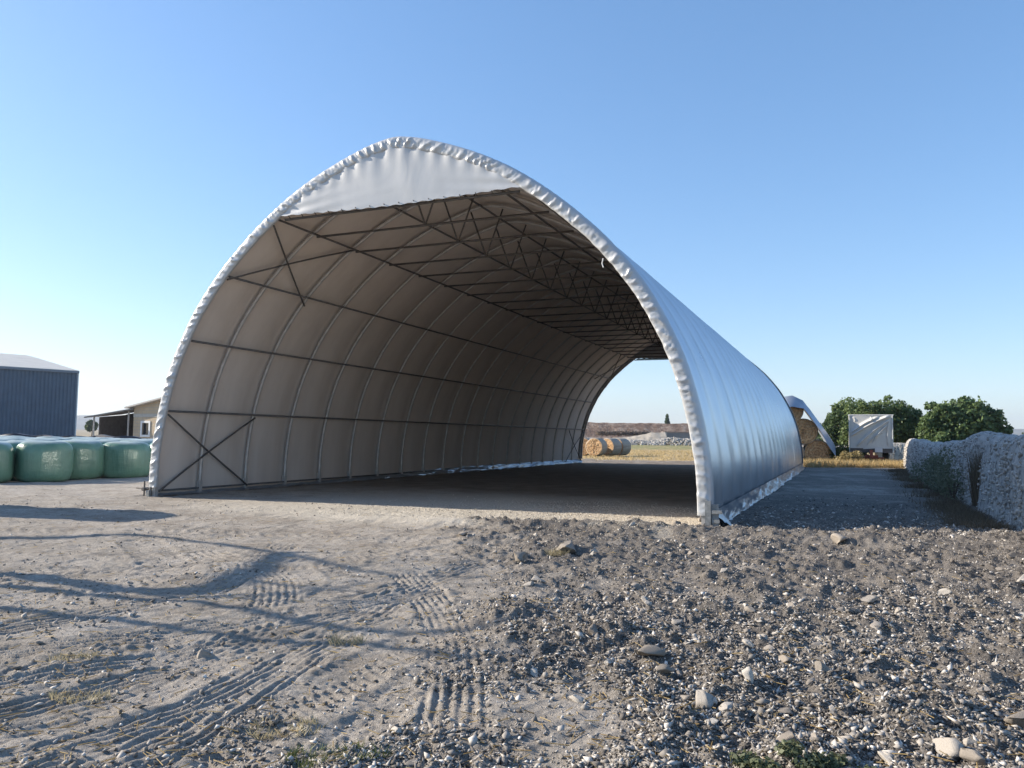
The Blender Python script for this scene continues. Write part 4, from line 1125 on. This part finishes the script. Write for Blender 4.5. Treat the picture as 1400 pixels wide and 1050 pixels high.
# green weeds at the bottom and tufts on the bare earth
def weed_patch(name, x, y, rx_, ry_, n, hgt, mat, label, seed):
    rr = np.random.default_rng(seed); a = rr.uniform(0, 2 * pi, n); q = rr.uniform(0, 1, n) ** .6
    X_ = x + np.cos(a) * q * rx_; Y_ = y + np.sin(a) * q * ry_
    h_ = ground_h(X_, Y_)
    o = link(name, blades(name, np.stack([X_, Y_, h_ - .004], 1), hgt, .005, mat, .7, seed)); tag(o, label, 'weeds'); o['kind'] = 'stuff'; return o
M_tuft = leaf_mat('faded_tuft', [(.15, (.17, .14, .08)), (.5, (.29, .25, .15)), (.85, (.42, .37, .25))])
M_fresh = leaf_mat('fresh_weeds', [(.15, (.055, .07, .035)), (.5, (.10, .12, .06)), (.85, (.19, .20, .11))])
gx0, gy0 = 1.32, 3.78
lv = []
for k_ in range(7):
    cx = 1.12 + .09 * k_ + rng.normal(0, .02); cy = 3.80 + rng.normal(0, .05)
    lv.append(((cx, cy, .05 + ground_h(np.array([cx]), np.array([cy]))[0]), (.07, .06, .035)))
o = leafcloud('low_weeds', [l[0] for l in lv], [l[1] for l in lv], 1500, .017, M_fresh, empty('green_weeds', (0, 0, 0)), seed=3, shell=.1, up=.6)
o.name = 'leaves'; tag(o.parent, 'low green leafy weeds at the bottom of the gravel', 'weeds')
for i, (x, y, a, b, nn_, hh, lab) in enumerate([(-2.55, 4.75, .18, .12, 220, .045, 'faded yellow-green tuft on bare earth at lower left, beside long wheel marks'), (-3.0, 5.45, .16, .1, 140, .04, 'thin dry tuft left of the lone grey lump of rock'),
        (-1.25, 6.1, .14, .1, 160, .06, 'sprig of dry stalks on the earth right of the lone grey lump'), (.62, 10.45, .14, .1, 260, .08, 'yellow-green tuft before the broad pale boulder'),
        (-.85, 3.95, .25, .15, 350, .04, 'grey-green scrappy weeds among dark clods at bottom centre'), (-1.2, 4.3, .2, .12, 240, .04, 'dry straw wisps on dark earth left of the ribbed wheel mark')]):
    weed_patch('tuft', x, y, a, b, nn_, hh, M_tuft if i not in (4,) else M_weed, lab, 80 + i)
# dry stalks strewn about
n = 2200; xy = sample_ground(n, 3.3, 15, lambda a, b: .25 + .6 * np.clip(fbm(a, b, 1, 2, 44) + .2, 0, 1), -.7, .7, .8)
th = rng.uniform(0, pi, n); L_ = rng.uniform(.015, .07, n); h_ = ground_h(xy[:, 0], xy[:, 1]) + .006
d_ = np.stack([np.cos(th), np.sin(th), rng.normal(0, .15, n)], 1) * L_[:, None]; w_ = np.stack([-np.sin(th), np.cos(th), np.zeros(n)], 1) * .0022
Pc = np.concatenate([xy, h_[:, None]], 1); up_ = np.array([0, 0, .004])
VV = np.stack([Pc - d_ - w_, Pc - d_ + w_, Pc - d_ + up_, Pc + d_ - w_, Pc + d_ + w_, Pc + d_ + up_], 1).reshape(-1, 3)
FF = (np.array([(0, 1, 4, 3), (1, 2, 5, 4), (2, 0, 3, 5)])[None] + (np.arange(n) * 6)[:, None, None]).reshape(-1, 4)
tag(link('dry_stalks', npmesh('dry_stalks', VV, FF, M_drygrass)), 'short dry stalks and straw strewn over the ground', 'straw', kind='stuff')

# ------------------------------------------------------------------ beyond the tunnel
# rubble heap
M_rub = island_mat('rubble_stone', [(0, (.26, .245, .22)), (.5, (.38, .36, .33)), (1, (.50, .48, .44))], bump=0)
n = 5200; x = rng.uniform(12, 75, n); x = x * 1.5; y = rng.uniform(188, 202, n); hh = np.clip(1 - ((y - 195) / 7) ** 2, 0, 1) * (1.15 + 1.3 * fbm(x, np.zeros(n), .12, 3, 9)) 
P = np.stack([x, y, np.maximum(hh, .05)], 1)
tag(link('rubble', scatter_mesh('rubble', P, rng.uniform(.15, .40, n), ICO, M_rub, (1, .9, .8), .25, 1)), 'long heap of pale rubble stones in the field beyond the tunnel', 'rubble', kind='stuff')
# earth bank (terrain) with brown ploughed face
xs_ = np.linspace(-10, 95, 300); vs_ = np.linspace(0, 1, 24)
VV = []
for v in vs_:
    yv = 240 + 18 * v if v < .7 else 240 + 18 * v + (v - .7) * 60
    zv = 6.6 * min(1, (v / .68)) ** .9
    nz = fbm(xs_, np.full_like(xs_, v * 6), .35, 4, 12)
    VV.append(np.stack([xs_, yv + nz * 1.5, zv + nz * .5 * (v > .02) + (-.3 if v == 0 else 0)], 1))
tb = NT('ploughed_earth'); tb.col(tb.ramp(tb.noise(.5, 5, .7), [(.35, (.13, .085, .06)), (.5, (.22, .15, .11)), (.68, (.38, .31, .25))])); tb.set(.95, 0, .1); tb.bump(tb.noise(1.2, 4, .7), 1, .6)
tag(link('earth_bank', npmesh('earth_bank', np.concatenate(VV), grid_faces(24, 300), tb.m, True)), kind='structure')
# pale spoil slope and concrete store before the bank
xs_ = np.linspace(24, 44.0, 60); VV = []
for v in np.linspace(0, 1, 8):
    top = np.interp(xs_, [24, 27, 34, 40, 44], [.3, 1.6, 2.0, 3.3, 3.5])
    VV.append(np.stack([xs_, 216 + 6 * v + 0 * xs_, top * v + fbm(xs_, np.full_like(xs_, v * 3), .8, 3, 3) * .2], 1))
tag(link('spoil_slope', npmesh('spoil_slope', np.concatenate(VV), grid_faces(8, 60), simple('pale_spoil', (.42, .37, .30), .25, .8, .95, 0, .1, .8, 2), True)), kind='structure')
CS = empty('concrete_store', (44.3, 225, 0)); tag(CS, 'grey concrete-walled store in front of the brown bank, seen through the tunnel', 'building')
M_conc = simple('grey_concrete', (.17, .18, .19), .15, .6, .85)
MB().box(0, 0, 0, 12, .4, 3.4).build('wall', M_conc, CS)
MB().box(-.1, -.12, 0, .9, -.01, 3.44).build('pier', simple('pale_concrete', (.42, .39, .34), .15), CS)
MB().box(-.2, -.2, 3.46, 12.2, 3, 3.7).build('roof', simple('flat_roof', (.25, .2, .17), .2), CS)
MB().box(.0, .42, 0, 12, 3, 3.4).build('body', M_conc, CS)
# low brown hedge bank left of it
n = 3000
shrub('scrub', 26.0, 225, [((i * 1.9, 0, 3.0), (1.7, 1, .7)) for i in range(8)], 3000, .3, leaf_mat('brown_scrub', [(.15, (.10, .07, .05)), (.5, (.16, .12, .09)), (.85, (.24, .19, .14))]), 'low line of brown scrub in front of the bank seen through the tunnel', 31)
# upper end of the pale wall system: second block and heap behind the trailer
m = MB(); 
def slab(name, x0, y0, x1, y1, z1, mat, lab, cat, seed=0, th=.8):
    nx_, nz_ = 30, 8
    d = np.array([x1 - x0, y1 - y0]); L = np.hypot(*d); d /= L; nn2 = np.array([d[1], -d[0]])
    if nn2[1] > 0: nn2 = -nn2
    VV = []; sec = [(th * .5, 0), (th * .48, z1 * .5), (th * .42, z1 * .85), (th * .25, z1), (-th * .25, z1), (-th * .45, z1 * .8), (-th * .5, 0)]
    for i in range(nx_ + 1):
        p = np.array([x0, y0]) + d * L * i / nx_
        for o_, z_ in sec:
            nz = float(fbm(np.array([i * .8]), np.array([z_ * 3.0 + o_]), 1, 2, seed)[0]) * .15
            q = p + nn2 * (o_ + nz); VV.append((q[0], q[1], z_ + nz * .5 * (z_ > 0)))
    o = link(name, npmesh(name, VV, grid_faces(nx_ + 1, 7), mat, True)); tag(o, lab, cat); return o
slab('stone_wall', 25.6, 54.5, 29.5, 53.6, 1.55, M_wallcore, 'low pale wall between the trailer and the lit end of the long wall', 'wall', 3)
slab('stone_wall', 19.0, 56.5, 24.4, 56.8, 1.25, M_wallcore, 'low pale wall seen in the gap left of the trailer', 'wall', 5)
o = link('rock', rock_mesh(77, (1.2, .9, .9))); o.scale = (.33,) * 3; o.location = (21.95, 55.6, 1.5); tag(o, 'white stone block lying on the low wall left of the trailer', 'rock')

# ------------------------------------------------------------------ hills round the plain
an = np.linspace(radians(-58), radians(58), 400); VV = []
hh_ = 78 + 26 * fbm(an * 4, an * 0, 1.2, 4, 5) + 10 * np.sin(an * 3 + 1)
hh_ = hh_ * (1 - .35 * sstep(radians(-28), radians(-10), an)) + 0
for v in np.linspace(0, 1, 12):
    d = 2500 + 1300 * v
    VV.append(np.stack([np.sin(an) * d, np.cos(an) * d, -2 + hh_ * sstep(0, 1, np.full_like(an, v)) + fbm(an * 30, np.full_like(an, v * 5), 1, 3, 6) * 6 * v], 1))
tag(link('hills', npmesh('hills', np.concatenate(VV), grid_faces(12, 400), simple('hill_land', (.15, .14, .09), .3, .004, .95, 0, .1), True)), kind='structure')

# ------------------------------------------------------------------ bare tree outside the left edge whose limbs shadow the yard
TB = empty('bare_tree', (0, 0, 0)); tag(TB, 'big leafless tree standing outside the left edge of the picture', 'tree')
def limb(pts, r0, r1, name='limb'):
    """pts: (ground x, ground y, height) of the shadow; the limb hangs above, towards the sun"""
    P = []
    for x, y, z in pts:
        P.append((x - S2[0] * COT * z, y - S2[1] * COT * z, z))
    rs = np.linspace(r0, r1, len(P))
    Q = smooth_path(np.array(P)); rs = np.linspace(r0, r1, len(Q))
    MB().tube([tuple(q) for q in Q], list(rs), 7).build(name, M_bark, TB, True)
tb0 = (-6.05, 8.75)                                                  # where the crotch's shadow falls
zc = 3.4
bx, by = tb0[0] - S2[0] * COT * zc, tb0[1] - S2[1] * COT * zc
MB().tube([(bx - .3, by + .1, -.2), (bx - .1, by, 1.8), (bx, by, zc)], [.30, .24, .22], 10).build('trunk', M_bark, TB, True)
limb([(tb0[0], tb0[1], zc), (-5.2, 8.6, 3.5), (-4.0, 7.95, 3.9), (-3.2, 7.95, 4.2), (-2.9, 8.5, 4.6), (-2.9, 10.2, 5.0), (-2.5, 10.45, 5.2)], .19, .06)
limb([(-8.65, 9.33, 2.2), (-8.3, 10.6, 3.2), (-7.4, 11.4, 4.2), (-5.9, 12.0, 5.0), (-4.6, 11.5, 5.4), (-2.8, 10.2, 5.6), (-1.4, 9.05, 5.9), (.1, 8.9, 6.2)], .12, .03)
limb([(-8.3, 9.25, 2.4), (-6.6, 8.4, 3.2), (-5.1, 7.95, 3.8), (-3.6, 7.5, 4.3), (-2.4, 7.1, 4.8), (-1.15, 6.45, 5.2), (.2, 6.6, 5.8)], .13, .04)
limb([(-8.65, 9.33, 2.2), (-6.4, 7.8, 3.2), (-5.2, 7.25, 3.8), (-4.2, 6.85, 4.2), (-2.1, 6.23, 4.6), (-.9, 6.0, 5.0), (-.28, 5.62, 5.3), (.35, 5.8, 5.6)], .10, .035)
limb([(-4.0, 7.95, 3.9), (-3.0, 7.6, 4.4), (-1.6, 7.6, 5.0), (0, 7.5, 5.6)], .06, .015)
limb([(-2.9, 8.5, 4.6), (-1.8, 8.1, 5.0), (-.6, 8.0, 5.4)], .05, .012)
limb([(-3.6, 7.5, 4.3), (-2.2, 7.9, 4.7), (-1.2, 8.9, 5.2)], .05, .015)
for k_ in range(26):                                                  # twigs
    bx_ = rng.uniform(-6, -.8); by_ = rng.uniform(6.2, 10.5); z_ = rng.uniform(4, 5.6)
    limb([(bx_, by_, z_), (bx_ + rng.uniform(.2, .6), by_ + rng.normal(0, .25), z_ + .2), (bx_ + rng.uniform(.7, 1.3), by_ + rng.normal(0, .4), z_ + .3)], .014, .005, 'twig')

# ------------------------------------------------------------------ air
hz = MB().box(-4200, -60, -2.0, 4200, 4000, 130)
t = NT('pale_air'); t.n.remove(t.b)
pv = t.n.new('ShaderNodeVolumePrincipled'); pv.inputs['Color'].default_value = (.72, .82, 1.0, 1); pv.inputs['Density'].default_value = .0002
pv.inputs['Anisotropy'].default_value = 0.2
t.l.new(pv.outputs[0], t.out.inputs['Volume'])
tag(hz.build('haze', t.m), kind='stuff')
